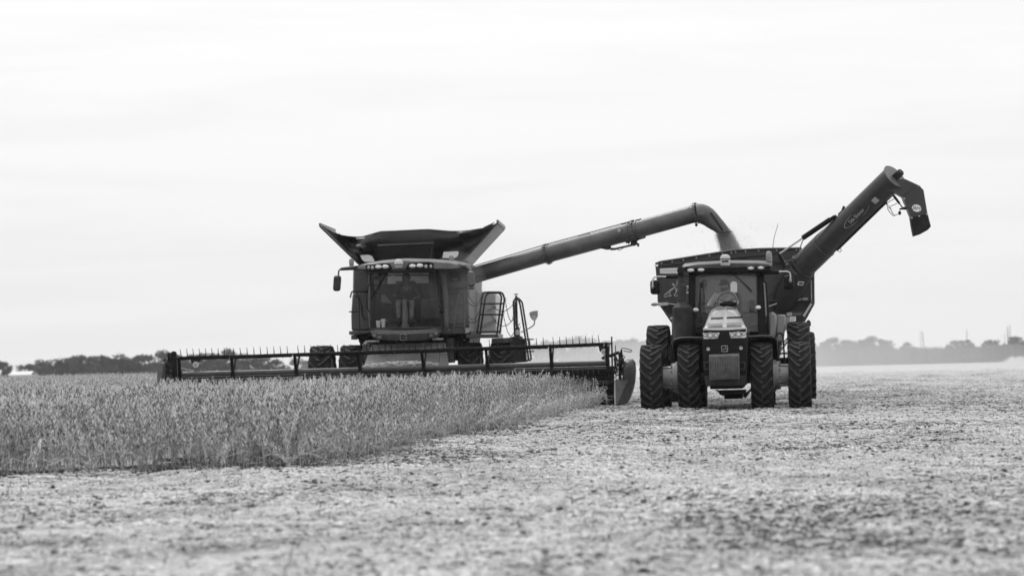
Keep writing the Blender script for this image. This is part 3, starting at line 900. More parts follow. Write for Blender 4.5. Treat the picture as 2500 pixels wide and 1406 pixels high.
# ---- body
b = MB(); plate(b, [(862, 656), (1148, 650), (1147, 700), (1145, 814), (1100, 818), (900, 822), (860, 818)], 4.15, 4.6)
body = b.build('body', M['green_l'], cb, .03)
b = MB(); plate(b, [(864, 660), (905, 659), (905, 711), (864, 712)], 4.0, .16)
b.build('side_panel', M['green'], body, .02)
b = MB(); pts = [(860, 722), (863, 716), (869, 714), (906, 714), (906, 806), (858, 807), (857, 770)]
plate(b, pts, 3.9, .3); b.build('side_panel', M['green'], body, .04)
b = MB(); b.tube(P([(868, 722), (877, 728), (882, 745), (884, 768), (890, 780), (899, 778), (902, 768)], 3.88), .018, 6); b.build('panel_groove', M['dark'], body)
b = MB(); plate(b, [(1084, 652), (1146, 650), (1143, 703), (1086, 705)], 3.85, .34); b.build('side_panel', M['green_l'], body, .03)
b = MB(); plate(b, [(1086, 706), (1144, 704), (1146, 800), (1086, 802)], 3.95, .24); b.build('side_panel', M['green_l'], body, .03)
b = MB(); b.tube(P([(1092, 716), (1136, 715), (1139, 724), (1138, 786), (1132, 791), (1097, 792), (1094, 786), (1090, 720), (1092, 716)], 3.94), .012, 6)
b.tube(arc(L(1098, 752, 3.94), .07, -90, 90, 8), .012, 6); b.build('door_outline', M['dark'], body)
b = MB(); plate(b, [(1096, 655), (1123, 654), (1124, 687), (1097, 688)], 3.81, .05)
w_ = b.build('side_window', M['dark'], body, .02)
b = MB(); plate(b, [(1100, 660), (1120, 659), (1120, 676), (1100, 677)], 3.80, .02); b.build('pane', M['black'], w_)
b = MB(); b.box(L(1106, 684, 3.8).x, L(1117, 684, 3.8).x, 3.78, 3.82, L(1106, 684, 3.8).z, L(1106, 681, 3.8).z); b.build('latch', M['steel'], w_)
b = MB(); plate(b, [(1146, 709), (1180, 711), (1212, 717), (1212, 812), (1150, 813)], 6.9, 2.4)
sh_ = b.build('rear_shield', M['pale'], body, .04)
b = MB(); b.prism(P([(1170, 795), (1212, 778), (1212, 788), (1176, 803)], 6.88), (0, .04, 0)); b.prism(P([(1188, 757), (1211, 745), (1211, 752), (1190, 762)], 6.88), (0, .04, 0)); b.build('shield_stripe', M['grey'], sh_)
b = MB(); plate(b, [(878, 815), (1150, 808), (1140, 880), (890, 884)], 4.3, 3.9)
plate(b, [(870, 818), (900, 818), (888, 850), (882, 848)], 3.7, .5)
b.build('chassis', M['black'], cb, .02)
b = MB(); b.cyl(V(-2.1, 3.9, .83), V(2.1, 3.9, .83), .16, n=16); plate(b, [(1090, 825), (1106, 824), (1110, 885), (1092, 886)], 3.6, .25); plate(b, [(885, 838), (905, 836), (900, 884), (884, 884)], 3.6, .4)
b.build('front_axle', M['green_l'], cb, .02)

# ---- wheels
WC = make_wheel(.815, .56, 19, .5, -.05, .06)
for px in (787, 861, 1150, 1227):
    q = L(px, 900, 3.9); put_wheel(WC, (q.x, 3.9, .81), cb, frnd(0, 1))
WR = make_wheel(.62, .42, 18, .36, -.02, .05)
for sx in (-1, 1): put_wheel(WR, (sx * 1.5 + .15, 7.9, .615), cb, frnd(0, 1))

# ---- platforms, beams
b = MB(); plate(b, [(852, 808), (906, 806), (906, 813), (852, 817)], 3.2, .9); plate(b, [(857, 818), (870, 818), (870, 829), (857, 829)], 3.3, .3)
b.build('platform', M['green'], cb, .015)
b = MB(); plate(b, [(1077, 801), (1134, 800), (1134, 814), (1077, 815)], 3.1, 1.0)
for px, py in ((1106, 805), (1106, 810), (1133, 804), (1133, 809), (1101, 799)):
    q = L(px, py, 3.09); b.cyl(q, q + V(0, -.02, 0), .018, n=6)
b.build('platform', M['green'], cb, .015)
b = MB(); plate(b, [(1136, 801), (1146, 800), (1146, 812), (1137, 813)], 3.05, .06); b.build('reflector', M['grey'], cb, .01)
b = MB(); plate(b, [(1138, 816), (1222, 815), (1222, 824), (1138, 825)], 3.0, 1.1); plate(b, [(1200, 826), (1250, 824), (1252, 836), (1200, 838)], 3.3, .7)
for px, py in ((1172, 817.5), (1172, 821.5), (1213, 817), (1213, 821), (1240, 828), (1249, 828), (1249, 833)):
    q = L(px, py, 2.99 if px < 1230 else 3.29); b.cyl(q, q + V(0, -.02, 0), .018, n=6)
b.build('platform', M['green'], cb, .015)
b = MB(); plate(b, [(1216, 815), (1222.5, 815), (1222.5, 824), (1217, 824)], 2.98, .03); b.build('reflector', M['grey'], cb, .005)
b = MB(); plate(b, [(1244, 822), (1272, 820), (1282, 838), (1284, 884), (1247, 886)], 3.35, .6); plate(b, [(1277, 826), (1281, 826), (1285, 880), (1279, 882)], 3.3, .06)
b.build('step_box', M['dark'], cb, .02)
for i in range(5):
    b = MB(); b.box(L(1258, 0, 3.25).x, L(1286, 0, 3.25).x, 3.18, 3.34, .45 + i * .3, .48 + i * .3); b.build('ladder_step', M['dark'], cb, .008)


# ---- handrails, chains
def rail(name, pl, y, r=.021, mat='green', rad=.12, extra=()):
    mb = MB(); mb.tube(rounded(P(pl, y), rad), r, 8)
    for a, c in extra: mb.tube(P([a, c], y), r * .85, 8)
    return mb.build(name, M[mat], cb)


rail('handrail', [(1106, 812), (1116, 722), (1126, 712), (1134, 722), (1134, 812)], 3.1, .02, 'green_l', .12, (((1113, 742), (1133, 742)), ((1110, 768), (1133, 768)), ((1108, 796), (1133, 795))))
rail('handrail', [(1165, 814), (1178, 718), (1185, 713.5), (1226, 713.5), (1232, 728), (1220, 815)], 3.0, .024, 'dark', .2, (((1175, 742), (1229, 741)), ((1171, 768), (1226, 768)), ((1166, 810), (1221, 809))))
rail('handrail', [(1172, 818), (1185, 724), (1191, 715), (1219, 715), (1225, 724), (1213, 818)], 3.35, .024, 'dark', .2)
rail('handrail', [(1257, 822), (1253.5, 736), (1258, 728.5), (1266, 731), (1270, 744), (1291, 878), (1284, 882)], 3.1, .024, 'dark', .14)
rail('handrail', [(1261, 726), (1268, 730), (1275, 738), (1297, 876), (1292, 881)], 3.4, .022, 'dark', .14)
rail('handrail', [(1262, 800), (1260, 722)], 3.45, .03, 'dark')
b = MB(); q = L(1260, 720, 3.45); b.cyl(q, q + V(0, 0, .03), .045); b.build('post_cap', M['dark'], cb)
rail('handrail', [(855, 727), (859, 710), (872, 713), (876, 735), (878, 808)], 3.1, .019, 'dark', .1, (((852, 761), (876, 761)),))
rail('handrail', [(902, 694), (894, 707), (896, 752), (904, 764)], 2.25, .014, 'black', .1)
k_ = 0
for a, c, dr in (((1142, 713), (1174, 727), .22), ((1142, 737), (1174, 738), .10), ((1142, 770), (1168, 763), .14), ((1142, 783), (1168, 780), .06),
                 ((1197, 740), (1255, 740), .20), ((1197, 766), (1255, 775), .26), ((1233, 730), (1254, 774), .28), ((1228, 764), (1256, 808), .30), ((1257, 736), (1258, 796), .01)):
    mb = MB(); pt = sag(L(a[0], a[1], 3.15), L(c[0], c[1], 3.2), dr, 22)
    for i in range(22):
        mb.bar(pt[i].lerp(pt[i + 1], .03), pt[i].lerp(pt[i + 1], .97), .022 if i % 2 else .012, .012 if i % 2 else .022)
    mb.build('safety_chain', M['dark'], cb, smooth=0)
for px, py in ((1174, 726), (1181, 726), (1168, 763), (1175, 763), (1197, 738.5), (1197, 765), (1233, 729), (1229, 763), (1257, 734), (1253, 774)):
    mb = MB(); c = L(px, py, 3.08); mb.tube(arc(c, .026, 0, 360, 12), .007, 5, False); mb.build('chain_ring', M['steel'], cb)

# fire extinguisher and marker board by the steps
c = L(1264, 822, 3.0); t = L(1264, 802, 3.0)
b = MB(); b.lathe([(.01, c.z), (.055, c.z), (.06, c.z + .02), (.06, t.z), (.03, t.z + .05), (.02, t.z + .07)], 16, 'z', (c.x, 3.0, 0))
fx = b.build('fire_extinguisher', M['dark'], cb)
b = MB(); z0 = c.z + .05; b.lathe([(.062, z0), (.062, z0 + .12)], 16, 'z', (c.x, 3.0, 0)); b.build('extinguisher_label', M['grey'], fx)
b = MB(); b.tube([V(c.x - .03, 3.0, t.z + .07), V(c.x + .07, 2.98, t.z + .13)], .009, 6); b.tube(arc(V(c.x, 3.0, t.z + .02), .075, 0, 180, 8), .006, 5); b.build('handle', M['dark'], fx)
b = MB(); plate(b, [(1292, 763), (1301, 759), (1313, 758), (1313, 772), (1309, 780), (1299, 781), (1294, 773)], 3.0, .02)
mk = b.build('marker_board', M['steel'], cb, .004)
b = MB(); b.tube(rounded(P([(1272, 811), (1296, 799), (1305, 792), (1305, 780)], 3.05), .15), .016, 8); b.build('arm', M['steel'], mk)
q = L(1304, 776, 2.97); b = MB(); b.lathe([(.06, 0), (.065, .01), (.05, .02)], 16, 'y', q); b.build('marker_lamp', M['grey'], mk)

# ---- cab
b = MB()
b.hexa(P([(906, 806, 2.45), (1077, 802, 2.45), (1082, 802, 4.0), (910, 806, 4.0)], 0) + [p + V(0, 0, .06) for p in P([(906, 806, 2.45), (1077, 802, 2.45), (1082, 802, 4.0), (910, 806, 4.0)], 0)])     # floor
plate(b, [(905, 657), (930, 657), (930, 806), (905, 806)], 4.02, .06); plate(b, [(1055, 655), (1080, 655), (1080, 803), (1055, 803)], 4.02, .06)
plate(b, [(930, 694), (1055, 692), (1055, 804), (930, 805)], 4.02, .06); plate(b, [(930, 657), (1055, 655), (1055, 666), (930, 667)], 4.02, .06)
cab = b.build('cab', M['inside'], cb, .01)
b = MB(); plate(b, [(930, 667), (1055, 666), (1055, 692), (930, 694)], 4.05, .02); b.build('rear_window', M['inside_l'], cab)
b = MB(); plate(b, [(948, 667), (1046, 666), (1047, 670), (948, 671)], 4.0, .02); plate(b, [(946, 674), (1046, 673), (1047, 691), (946, 693)], 4.0, .015); plate(b, [(955, 672), (961, 672), (961, 692), (955, 692)], 3.99, .01)
b.build('window_glare', M['white'], cab)  # white panels stand in for glare in the rear window
# windshield: one curved pane bulging forward
rows = []
for i in range(9):
    t = i / 8; py = 659 + (803 - 659) * t
    l_ = 905.5 + 1.5 * math.sin(t * PI) - (0 if t < .7 else (t - .7) * 0); r_ = 1064 + 19 * t ** .8 - 4 * max(0, t - .8)
    row_ = []
    for j in range(13):
        u = j / 12
        row_.append(L(l_ + (r_ - l_) * u, py - 2.5 * u, 2.5 - .26 * math.sin(PI * u) - .08 * math.sin(PI * t)))
    rows.append(row_)
b = MB(); b.grid(rows); ws = b.build('windshield', M['glass_c'], cab, smooth=60)
def pil(pts, r, mat='black', nm='pillar'):
    mb = MB(); mb.tube([L(*p) for p in pts], r, 8); return mb.build(nm, M[mat], cab)
pil([(904, 657, 2.6), (905.5, 700, 2.5), (906.5, 750, 2.45), (906, 806, 2.55)], .035, 'dark')
pil([(1066, 655, 2.6), (1073, 700, 2.5), (1080, 750, 2.45), (1083, 803, 2.55)], .035, 'dark')
pil([(901, 672, 2.75), (902, 720, 2.7), (901, 770, 2.7), (905, 804, 2.7)], .022, 'inside_l', 'door_trim')
pil([(1072, 658, 2.75), (1082, 700, 2.7), (1087, 745, 2.7), (1083, 800, 2.7)], .03, 'green_l', 'door_trim')
pil([(1080, 656, 3.2), (1088, 720, 3.2), (1089, 800, 3.2)], .06, 'green_l', 'door_trim')
for dx in (0,):
    mb = MB(); mb.tube(P([(1067, 690), (1069, 702), (1073, 748), (1078, 757)], 2.3), .014, 8); mb.tube(P([(1073, 692), (1078, 720), (1079, 750)], 2.34), .01, 6); mb.ell(L(1079, 760, 2.3), .06, .05, .05); mb.ell(L(1067.5, 691, 2.3), .03, .03, .035)
    mb.build('door_handle', M['black'], cab)
b = MB(); b.tube([L(944, 666, 2.3), L(905, 731, 2.35)], .018, 6); b.tube([L(973, 650, 2.0), L(983, 664, 2.12)], .012, 6); b.build('wiper', M['black'], cab)
# lower nose below the glass
rows = []
for i in range(7):
    t = i / 6; row_ = []
    for j in range(15):
        u = j / 14; cx_ = 4 * (u - .5) ** 2
        top = 804.5 - 3 * u + 4.5 * (1 - cx_) ; bot = 833 - 8 * cx_ ** 1.5 - 2 * u
        px = 905.5 + 172 * u + (8 * (1 - 2 * u)) * t ** 2
        row_.append(L(px, top + (bot - top) * t, 2.62 - .52 * (1 - cx_ ** 1.4) + .22 * max(0, t - .45)))
    rows.append(row_)
b = MB(); b.grid(rows, (0, .12, 0)); ns_ = b.build('cab_nose', M['green_l'], cab, smooth=50)
b = MB()
rows = [[L(906 + 171 * j / 14, (803 if k_ == 0 else 814.5) - 3 * j / 14 + (4.5 if k_ == 0 else 2.5) * (1 - 4 * (j / 14 - .5) ** 2), 2.59 - .53 * (1 - (4 * (j / 14 - .5) ** 2) ** 1.4)) for j in range(15)] for k_ in (0, 1)]
b.grid(rows, (0, .03, 0)); b.build('nose_trim', M['inside_l'], cab, smooth=50)
emblem(L(984.5, 823, 2.06), .16, .15, 2.06, 'emblem', cab, 'steel')
for px, py, dr in ((914, 820, -.25), (927, 824, -.14), (1064, 815, -.25), (1052, 820, -.14)):
    q = L(px, py, 2.52 + dr - .13 if True else 0); lens(q, .055, .045, .03, 'nose_lamp', cab, 'inside_l')
b = MB(); b.tube(P([(892, 834), (926, 833)], 2.5), .03, 8); b.ell(L(893, 839, 2.5), .06, .05, .05); b.tube(P([(1055, 828), (1082, 828)], 2.5), .03, 8); b.build('mount_pipe', M['steel'], cab)

# roof
secs = []
for y_, s_, dz in ((1.95, .93, -.02), (2.05, 1.0, 0), (2.6, 1.0, .06), (3.6, 1.0, .06), (4.1, .97, .02)):
    row_ = []
    for px, py in ((866, 657), (868, 650), (892, 645), (930, 639), (985, 634.5), (1050, 636), (1108, 640), (1138, 646), (1140, 655), (1110, 657), (1063, 657), (985, 658), (905, 660)):
        q = L(985 + (px - 985) * s_, py, 2.0); row_.append(V(q.x, y_, q.z + (dz if py < 650 else 0)))
    secs.append(row_)
b = MB(); b.loft(secs); rf = b.build('cab_roof', M['roof'], cb, .02, 25)
def pod_(pts, nm='lamp_housing'):
    mb = MB(); plate(mb, pts, 1.9, .16); return mb.build(nm, M['black'], rf, .012)
pod_([(893, 646), (950, 643), (957, 653), (953, 660), (893, 661)]); pod_([(990, 653), (998, 642), (1044, 639), (1058, 642), (1058, 658), (992, 659)])
b = MB(); plate(b, [(866, 649), (893, 646), (893, 660), (866, 661)], 1.97, .1); plate(b, [(1058, 643), (1086, 641), (1088, 655), (1058, 658)], 1.97, .1); plate(b, [(900, 659), (1060, 656), (1062, 663), (904, 665)], 2.0, .2)
b.build('visor', M['dark'], rf, .01)
for px, py, rx, rz in ((900, 653, .035, .045), (909, 653.5, .04, .045), (924, 651.5, .085, .045), (941, 651, .085, .045), (1007, 649.5, .085, .045), (1025, 648.5, .085, .048), (1040, 650.5, .042, .045), (1052, 650.5, .035, .045)):
    lens(L(px, py, 1.885), rx, rz, .03, 'roof_lamp', rf, 'lamp' if rx > .05 else 'grey')
c = L(973.5, 645, 1.85)
b = MB(); b.lathe([(.02, -.08), (.085, -.085), (.1, -.05), (.112, -.02), (.115, 0), (.112, .03), (.09, .085), (.05, .12), (.01, .13)], 24, 'z', c)
dm = b.build('receiver_dome', M['dome'], cb)
b = MB(); b.lathe([(.1165, -.022), (.1165, -.006)], 24, 'z', c); b.build('seam', M['dark'], dm)
for px, pz, yy in ((858, 640, 2.6), (1102, 632, 2.6)):
    c = L(px, pz, yy); b = MB(); b.lathe([(.055, -.1), (.055, -.05), (.06, -.045), (.062, .03), (.05, .075), (.01, .09)], 18, 'z', c); b.build('beacon', M['amber'], cb)
b = MB(); q = L(1050, 636, 3.2); b.tube([q, L(1055, 606, 3.2), L(1061, 576, 3.2)], [.012, .008, .005], 5); b.build('antenna', M['dark'], cb)
# mirrors on their arms
b = MB(); b.tube([L(868, 654, 2.05), L(835, 656.5, 1.85), L(831, 658, 1.85)], [.055, .04, .03], 8); b.build('mirror_arm', M['dark'], cb)
b = MB(); b.tube([L(1086, 648, 2.1), L(1120, 648, 2.0), L(1136, 653, 1.95)], [.06, .045, .035], 8); b.tube([L(1088, 641, 2.1), L(1136, 650, 1.95)], .02, 6); b.build('mirror_arm', M['dark'], cb)
def mirror(pxs, y, arm, mat):
    mb = MB(); q = P(pxs, y); n = []
    ct = sum((p for p in q), V(0, 0, 0)) / len(q)
    rp = rounded(q[-1:] + q + q[:1], .07, 4)[1:-1]
    mb.loft([[ct + (p - ct) * s_ + V(0, dy, 0) for p in rp] for s_, dy in ((.8, -.07), (.95, -.04), (1, 0), (1, .05), (.94, .06))])
    o = mb.build('mirror', M[mat], cb)
    mb = MB(); mb.tube(rounded(P(arm, y + .01), .08), .018, 8); mb.build('mirror_bracket', M['dark'], o)
mirror([(815, 672), (833, 673), (830.5, 711), (812.5, 710.5)], 1.9, [(831, 658), (827, 661), (826, 675)], 'dark')
mirror([(1141, 661), (1157, 661), (1160, 699), (1141, 700)], 2.0, [(1134, 652), (1142, 655), (1145, 664)], 'green_l')
b = MB(); b.ell(L(1152, 703, 2.0), .075, .05, .04); b.build('spot_mirror', M['green_l'], cb)

# inside the cab: seat, steering column, armrest console, cups
b = MB(); c = L(989, 736, 3.4); b.box(c.x - .27, c.x + .27, 3.05, 3.6, c.z - .32, c.z - .16); b.box(c.x - .25, c.x + .25, 3.55, 3.72, c.z - .2, c.z + .52); b.box(c.x - .2, c.x + .2, 3.1, 3.5, L(989, 803, 3.4).z, c.z - .3)
b.build('driver_seat', M['seat'], cab, .05)
c = L(989, 806, 2.75); t = L(988, 728, 2.85)
b = MB(); b.tube([c, L(989, 760, 2.75), t], [.10, .065, .06], 10); b.build('steering_column', M['inside_l'], cab, .01)
b = MB(); ax_ = V(1, 0, 0); ay_ = V(0, -.75, .66).normalized() * 1
cc = L(988, 722, 2.85); b.tube([cc + ax_ * .2 * math.cos(R(a)) + V(0, .12, .07) * math.sin(R(a)) for a in range(0, 361, 20)], .016, 8, False)
for a in (0, 120, 240): b.tube([cc, cc + ax_ * .2 * math.cos(R(a)) + V(0, .12, .07) * math.sin(R(a))], .014, 6)
b.build('steering_wheel', M['black'], cab)
b = MB(); b.hexa(P([(932, 738, 2.9), (958, 742, 2.9), (960, 740, 3.5), (936, 736, 3.5), (931, 720, 2.85), (940, 717, 2.85), (946, 722, 3.5), (937, 724, 3.5)], 0)); b.build('control_console', M['inside_l'], cab, .02)
b = MB(); q = L(1050, 775, 3.2); b.box(q.x - .22, q.x + .22, 3.0, 3.5, L(0, 802, 3.2).z, L(0, 752, 3.2).z); b.box(q.x - .2, q.x + .2, 3.4, 3.5, L(0, 752, 3.2).z, L(0, 715, 3.2).z); b.build('instructor_seat', M['seat'], cab, .05)
b = MB(); q = L(917, 700, 2.8)
for i, pz in enumerate((672, 690, 708, 726)): b.box(q.x - .05 + .01 * i, q.x + .07, 2.75, 2.85, L(0, pz + 7, 2.8).z, L(0, pz - 6, 2.8).z)
b.build('monitor', M['inside_l'], cab, .01)
b = MB(); b.prism(P([(952, 786), (1018, 783), (1018, 788), (952, 791)], 2.7), (0, .5, .02)); b.build('foot_rest', M['black'], cab)

# ---- grain tank and folding covers
b = MB()
tb = P([(880, 646), (1140, 640)], 4.3)
b.hexa([tb[0] + V(0, -.05, -.3), tb[1] + V(0, -.05, -.3), tb[1] + V(0, 3.2, -.3), tb[0] + V(0, 3.2, -.3), tb[0], tb[1], tb[1] + V(0, 3.1, 0), tb[0] + V(0, 3.1, 0)])
tank = b.build('grain_tank', M['dark'], cb, .01)
lt, lb_ = L(784, 552, 4.0), L(881, 646, 4.2); rt_, rb_ = L(1212, 544, 4.0), L(1126, 637, 4.2)
for nm, t0, b0, sx in (('tank_cover', lt, lb_, -1), ('tank_cover', rt_, rb_, 1)):
    b = MB(); d = V(0, 3.05, 0)
    n_ = (t0 - b0).cross(d).normalized() * (.05 if sx < 0 else -.05)
    b.hexa([b0, b0 + d, t0 + d, t0, b0 + n_, b0 + d + n_, t0 + d + n_, t0 + n_])
    o = b.build(nm, M['tube'] if sx > 0 else M['green'], tank, .008)
    b = MB(); e_ = t0 + (t0 - b0).normalized() * .04
    b.bar(e_ - V(0, .02, 0), e_ + d + V(0, .02, 0), .09, .05, (1, 0, 0)); b.build('cover_lip', M['tube'], o, .006)
    b = MB(); b.bar(b0 + V(0, 1.0, -.05), b0 + V(0, 1.15, -.05) + (t0 - b0) * .0 + V(0, 0, -.25), .16, .08); b.build('cover_hinge', M['steel'], o)
b = MB(); b.prism([rt_ + V(-.32, .0, -.10), rt_ + V(-.04, .0, .02), rb_ + V(-.02, 0, .03), rb_ + V(-.25, 0, -.02)], (0, .05, 0)); b.build('cover_brace', M['dark'], tank)
# slack tarp corners and steel front between the covers
top = [(786, 553), (800, 561), (815, 569), (832, 575), (850, 578), (868, 579.5), (885, 579), (905, 573), (930, 566), (960, 565), (990, 563.5), (1020, 562), (1046, 561), (1070, 563), (1100, 565.5), (1125, 565.5), (1150, 563), (1175, 559), (1193, 556), (1211, 547)]
bot = [(880, 645), (885, 645), (890, 645), (896, 645), (902, 645), (908, 645), (914, 645), (920, 645), (926, 644), (955, 643), (985, 642), (1015, 641), (1040, 640), (1062, 640), (1080, 640), (1092, 639), (1102, 639), (1112, 638), (1120, 638), (1126, 637)]
rows = []
for i in range(15):
    t = i / 14; row_ = []
    for j in range(len(top)):
        u = j / (len(top) - 1)
        px = top[j][0] + (bot[j][0] - top[j][0]) * t; py = top[j][1] + (bot[j][1] - top[j][1]) * t
        slack = max(0, 1 - abs(u - .22) / .22) + .6 * max(0, 1 - abs(u - .82) / .2)
        dy = -.30 * slack * math.sin(t * 9 + u * 16) * (1 - .6 * t) + .10 * math.sin(t * 19 - u * 34) * slack + .04 * math.sin(u * 60 + t * 7) * slack
        row_.append(L(px, py, 3.75 + .5 * t + dy - .25 * math.sin(PI * t) * (1 if .4 < u < .66 else .4)))
    rows.append(row_)
b = MB(); b.grid(rows, (0, .012, 0)); tarp = b.build('tarp', M['canvas'], tank, smooth=60)
b = MB(); b.tube(P([(p[0], p[1] - .6) for p in top], 3.75), .014, 6); b.build('hem', M['canvas'], tarp)
b = MB(); b.grid([[p + V(0, 3.2 + .6 * i / 14, 0) for p in r_] for i, r_ in enumerate(rows)], (0, .012, 0)); b.build('tarp', M['canvas'], tank, smooth=60)
b = MB(); plate(b, [(922, 599), (1058, 593), (1062, 640), (926, 645)], 3.72, .05); b.build('front_panel', M['black'], tank, .012)
b = MB(); plate(b, [(921, 597.5), (1059, 591.5), (1059, 594), (921, 600)], 3.70, .05); b.build('panel_lip', M['tube'], tank)
for pts in ([(879, 623), (900, 622), (908, 625), (914, 636), (913, 639), (890, 639), (884, 634)], [(1083, 615), (1118, 613.5), (1119.5, 619), (1116, 627), (1108, 630), (1080, 630)]):
    b = MB(); plate(b, pts, 3.86, .012); b.build('tarp_window', M['paper'], tarp, smooth=0)  # opaque white panes stand in for the bright sky showing through

# ---- unloading auger
A0 = L(1140, 677.5, 5.0); A1 = L(1336, 620.5, 4.3); A2 = L(1548, 563, 3.5); A3 = L(1699, 521, 2.9)
b = MB(); b.tube([A0, A1], .207, 32); b.tube([A1, A2], .222, 32); b.tube([A2, A3], .217, 32)
ua = b.build('unloading_auger', M['tube'], cb, 0, 40)
b = MB(); ad = (A3 - A0).normalized()
for c, w, r in ((A1 - ad * .03, .05, .25), (A1 + ad * .06, .03, .235), (A2 - ad * .12, .03, .24), (A2 - ad * .02, .05, .25), (A2 + ad * .1, .03, .24), (A3, .05, .245), (A3 - ad * .1, .02, .225)):
    b.cyl(c, c + ad * w, r, n=32)
    uu = ad.cross(V(0, 0, 1)).normalized(); vv = uu.cross(ad)
    if w > .04:
        for k in range(16):
            a = 2 * PI * k / 16; q = c + (uu * math.cos(a) + vv * math.sin(a)) * (r + .008); b.cyl(q - ad * .02, q + ad * (w + .02), .011, n=6)
b.build('auger_collar', M['tube'], ua)
b = MB()
for c, dx in ((A2, .22), (A2, -.28)):
    for k in range(5):
        a = R(100 + k * 40); q = c + ad * dx + (uu * math.cos(a) + vv * math.sin(a)) * .235
        b.bar(c + (uu * math.cos(a) + vv * math.sin(a)) * .245, q, .05, .03); b.ell(q, .025, .025, .025, 8, 6)
b.build('collar_latch', M['dark'], ua)
b = MB(); b.bar(A0 + ad * 3.2 + vv * .235, A0 + ad * 3.55 + vv * .235, .02, .012); b.tube([A0 + vv * .225 + uu * .05, A1 + vv * .24 + uu * .05, A2 + vv * .24 + uu * .05], .012, 6); b.build('hose_line', M['dark'], ua)
b = MB(); plate(b, [(1463, 605.5), (1491, 597.5), (1492, 606), (1486, 610), (1478, 609)], 3.7, .12); b.tube(P([(1490, 608), (1500, 608), (1507, 607)], 3.7), [.035, .03, .025], 8); b.tube(P([(1505, 607), (1545, 598)], 3.6), .026, 8); b.ell(L(1548, 594, 3.55), .09, .08, .06)
b.tube(P([(1546, 600), (1552, 590), (1558, 582), (1566, 581)], 3.5), .03, 8); b.ell(L(1558, 598, 3.5), .03, .03, .05); b.tube(sag(L(1508, 609, 3.6), L(1522, 604, 3.6), .04, 8), .008, 5); b.ell(L(1535, 592, 3.55), .03, .03, .04)
b.build('fold_linkage', M['dark'], ua)
c = L(1700, 549, 2.9); b = MB(); b.ell(c, .035, .035, .045); b.tube([c + V(-.03, 0, .12), c], .012, 6); b.build('auger_lamp', M['dark'], ua)
c = L(1511.5, 562, 3.35); b = MB(); b.bar(c - ad * .04, c + ad * .04, .012, .085); b.build('warning_decal', M['grey'], ua)
# spout: elbow bending down with a wide flat chute
E = [((1698, 499), (1703, 544)), ((1707, 497.5), (1709, 546)), ((1718, 498.5), (1718, 550)), ((1730, 503), (1726, 555)), ((1741, 511), (1735, 560)), ((1750, 521), (1742, 563.5)), ((1766, 541), (1747, 566.5)), ((1786, 567), (1750, 568))]
secs = []
for k, (a, c) in enumerate(E):
    pa = L(a[0], a[1], 2.9); pc = L(c[0], c[1], 2.9); m_ = (pa + pc) / 2; h = (pa - pc) / 2; w = .22
    sq = 0 if k < 4 else min(1, (k - 3) / 3)
    row_ = []
    for j in range(20):
        th = 2 * PI * j / 20; cx_, sx_ = math.cos(th), math.sin(th); q = 1 + sq * .25 * abs(math.sin(2 * th))
        row_.append(m_ + h * min(1, max(-1, cx_ * q)) + V(0, w * min(1, max(-1, sx_ * q)), 0))
    secs.append(row_)
b = MB(); b.loft(secs, caps=False); sp_ = b.build('spout', M['tube'], ua, smooth=50)
b = MB(); b.loft([[p + (m2 - p) * .06 for p in s_] for s_, m2 in ((q, sum((x for x in q), V(0, 0, 0)) / 20) for q in secs)], caps=False); b.build('spout_liner', M['dark'], sp_, smooth=50)
b = MB(); plate(b, [(1733, 520), (1737, 518), (1767, 562), (1763, 565)], 2.66, .03)
for px, py in ((1738, 526), (1745, 536), (1752, 546), (1759, 556)): b.ell(L(px, py, 2.655), .014, .012, .014, 8, 6)
b.build('access_flap', M['dark'], sp_, .006)
b = MB(); b.ell(L(1714, 524, 2.72), .13, .05, .075, 16, 10); b.build('spout_bulge', M['tube'], sp_)

# ---- feeder house and header
b = MB(); b.hexa(P([(886, 899, 1.0), (1070, 893, 1.0), (1070, 893, 1.4), (886, 899, 1.4), (908, 841, 2.6), (1078, 836, 2.6), (1078, 836, 3.9), (908, 841, 3.9)], 0))
b.hexa(P([(1070, 893, 1.05), (1096, 893, 1.3), (1096, 893, 1.5), (1070, 893, 1.5), (1078, 836, 2.65), (1088, 836, 2.7), (1088, 836, 3.8), (1078, 836, 3.9)], 0))
b.build('feeder_house', M['green_l'], cb, .015)
hl, hr = (397, 1500)


def hy(px, py0, py1):
    """height in the photo of a line running along the header from its far to its near end"""
    return py0 + (py1 - py0) * (px - 440) / 1040


hd = MB()
def along(mb, a, c, y, th, py_a, py_b):
    """a board of the header frame: its upper and lower edges given at both ends"""
    mb.prism(P([(a, hy(a, *py_a)), (c, hy(c, *py_a)), (c, hy(c, *py_b)), (a, hy(a, *py_b))], y), (0, th, 0))
along(hd, 398, 1500, 1.15, .05, (928, 902), (947, 925)); 
along(hd, 398, 884, 1.1, .15, (921, 893.5), (931, 904)); along(hd, 1098, 1500, 1.1, .15, (921, 893.5), (931, 904))
along(hd, 398, 1500, .3, .9, (958, 930), (965, 937)); along(hd, 398, 1500, 1.24, .05, (922, 903), (1012, 986))
header = hd.build('header', M['dark'], cb, .008)
b = MB(); along(b, 398, 1499, 1.08, .04, (940, 904), (955, 914)); b.build('back_sheet', M['black'], header)
b = MB(); along(b, 398, 1499, 1.0, .03, (962, 932), (970, 938)); along(b, 398, 1499, .2, .9, (1000, 958), (1006, 985)); b.build('draper_belt', M['black'], header)
b = MB(); along(b, 398, 1499, .95, .04, (970, 934), (978, 937.5)); b.build('skid_rail', M['steel'], header)
b = MB(); b.tube([L(437, 914.5, .35), L(1486, 886.5, .35)], .062, 24); b.build('reel_tube', M['green'], header)
b = MB(); b.tube([L(434, 928, .3), L(1486, 898, .3)], .013, 8)
n_ = 84
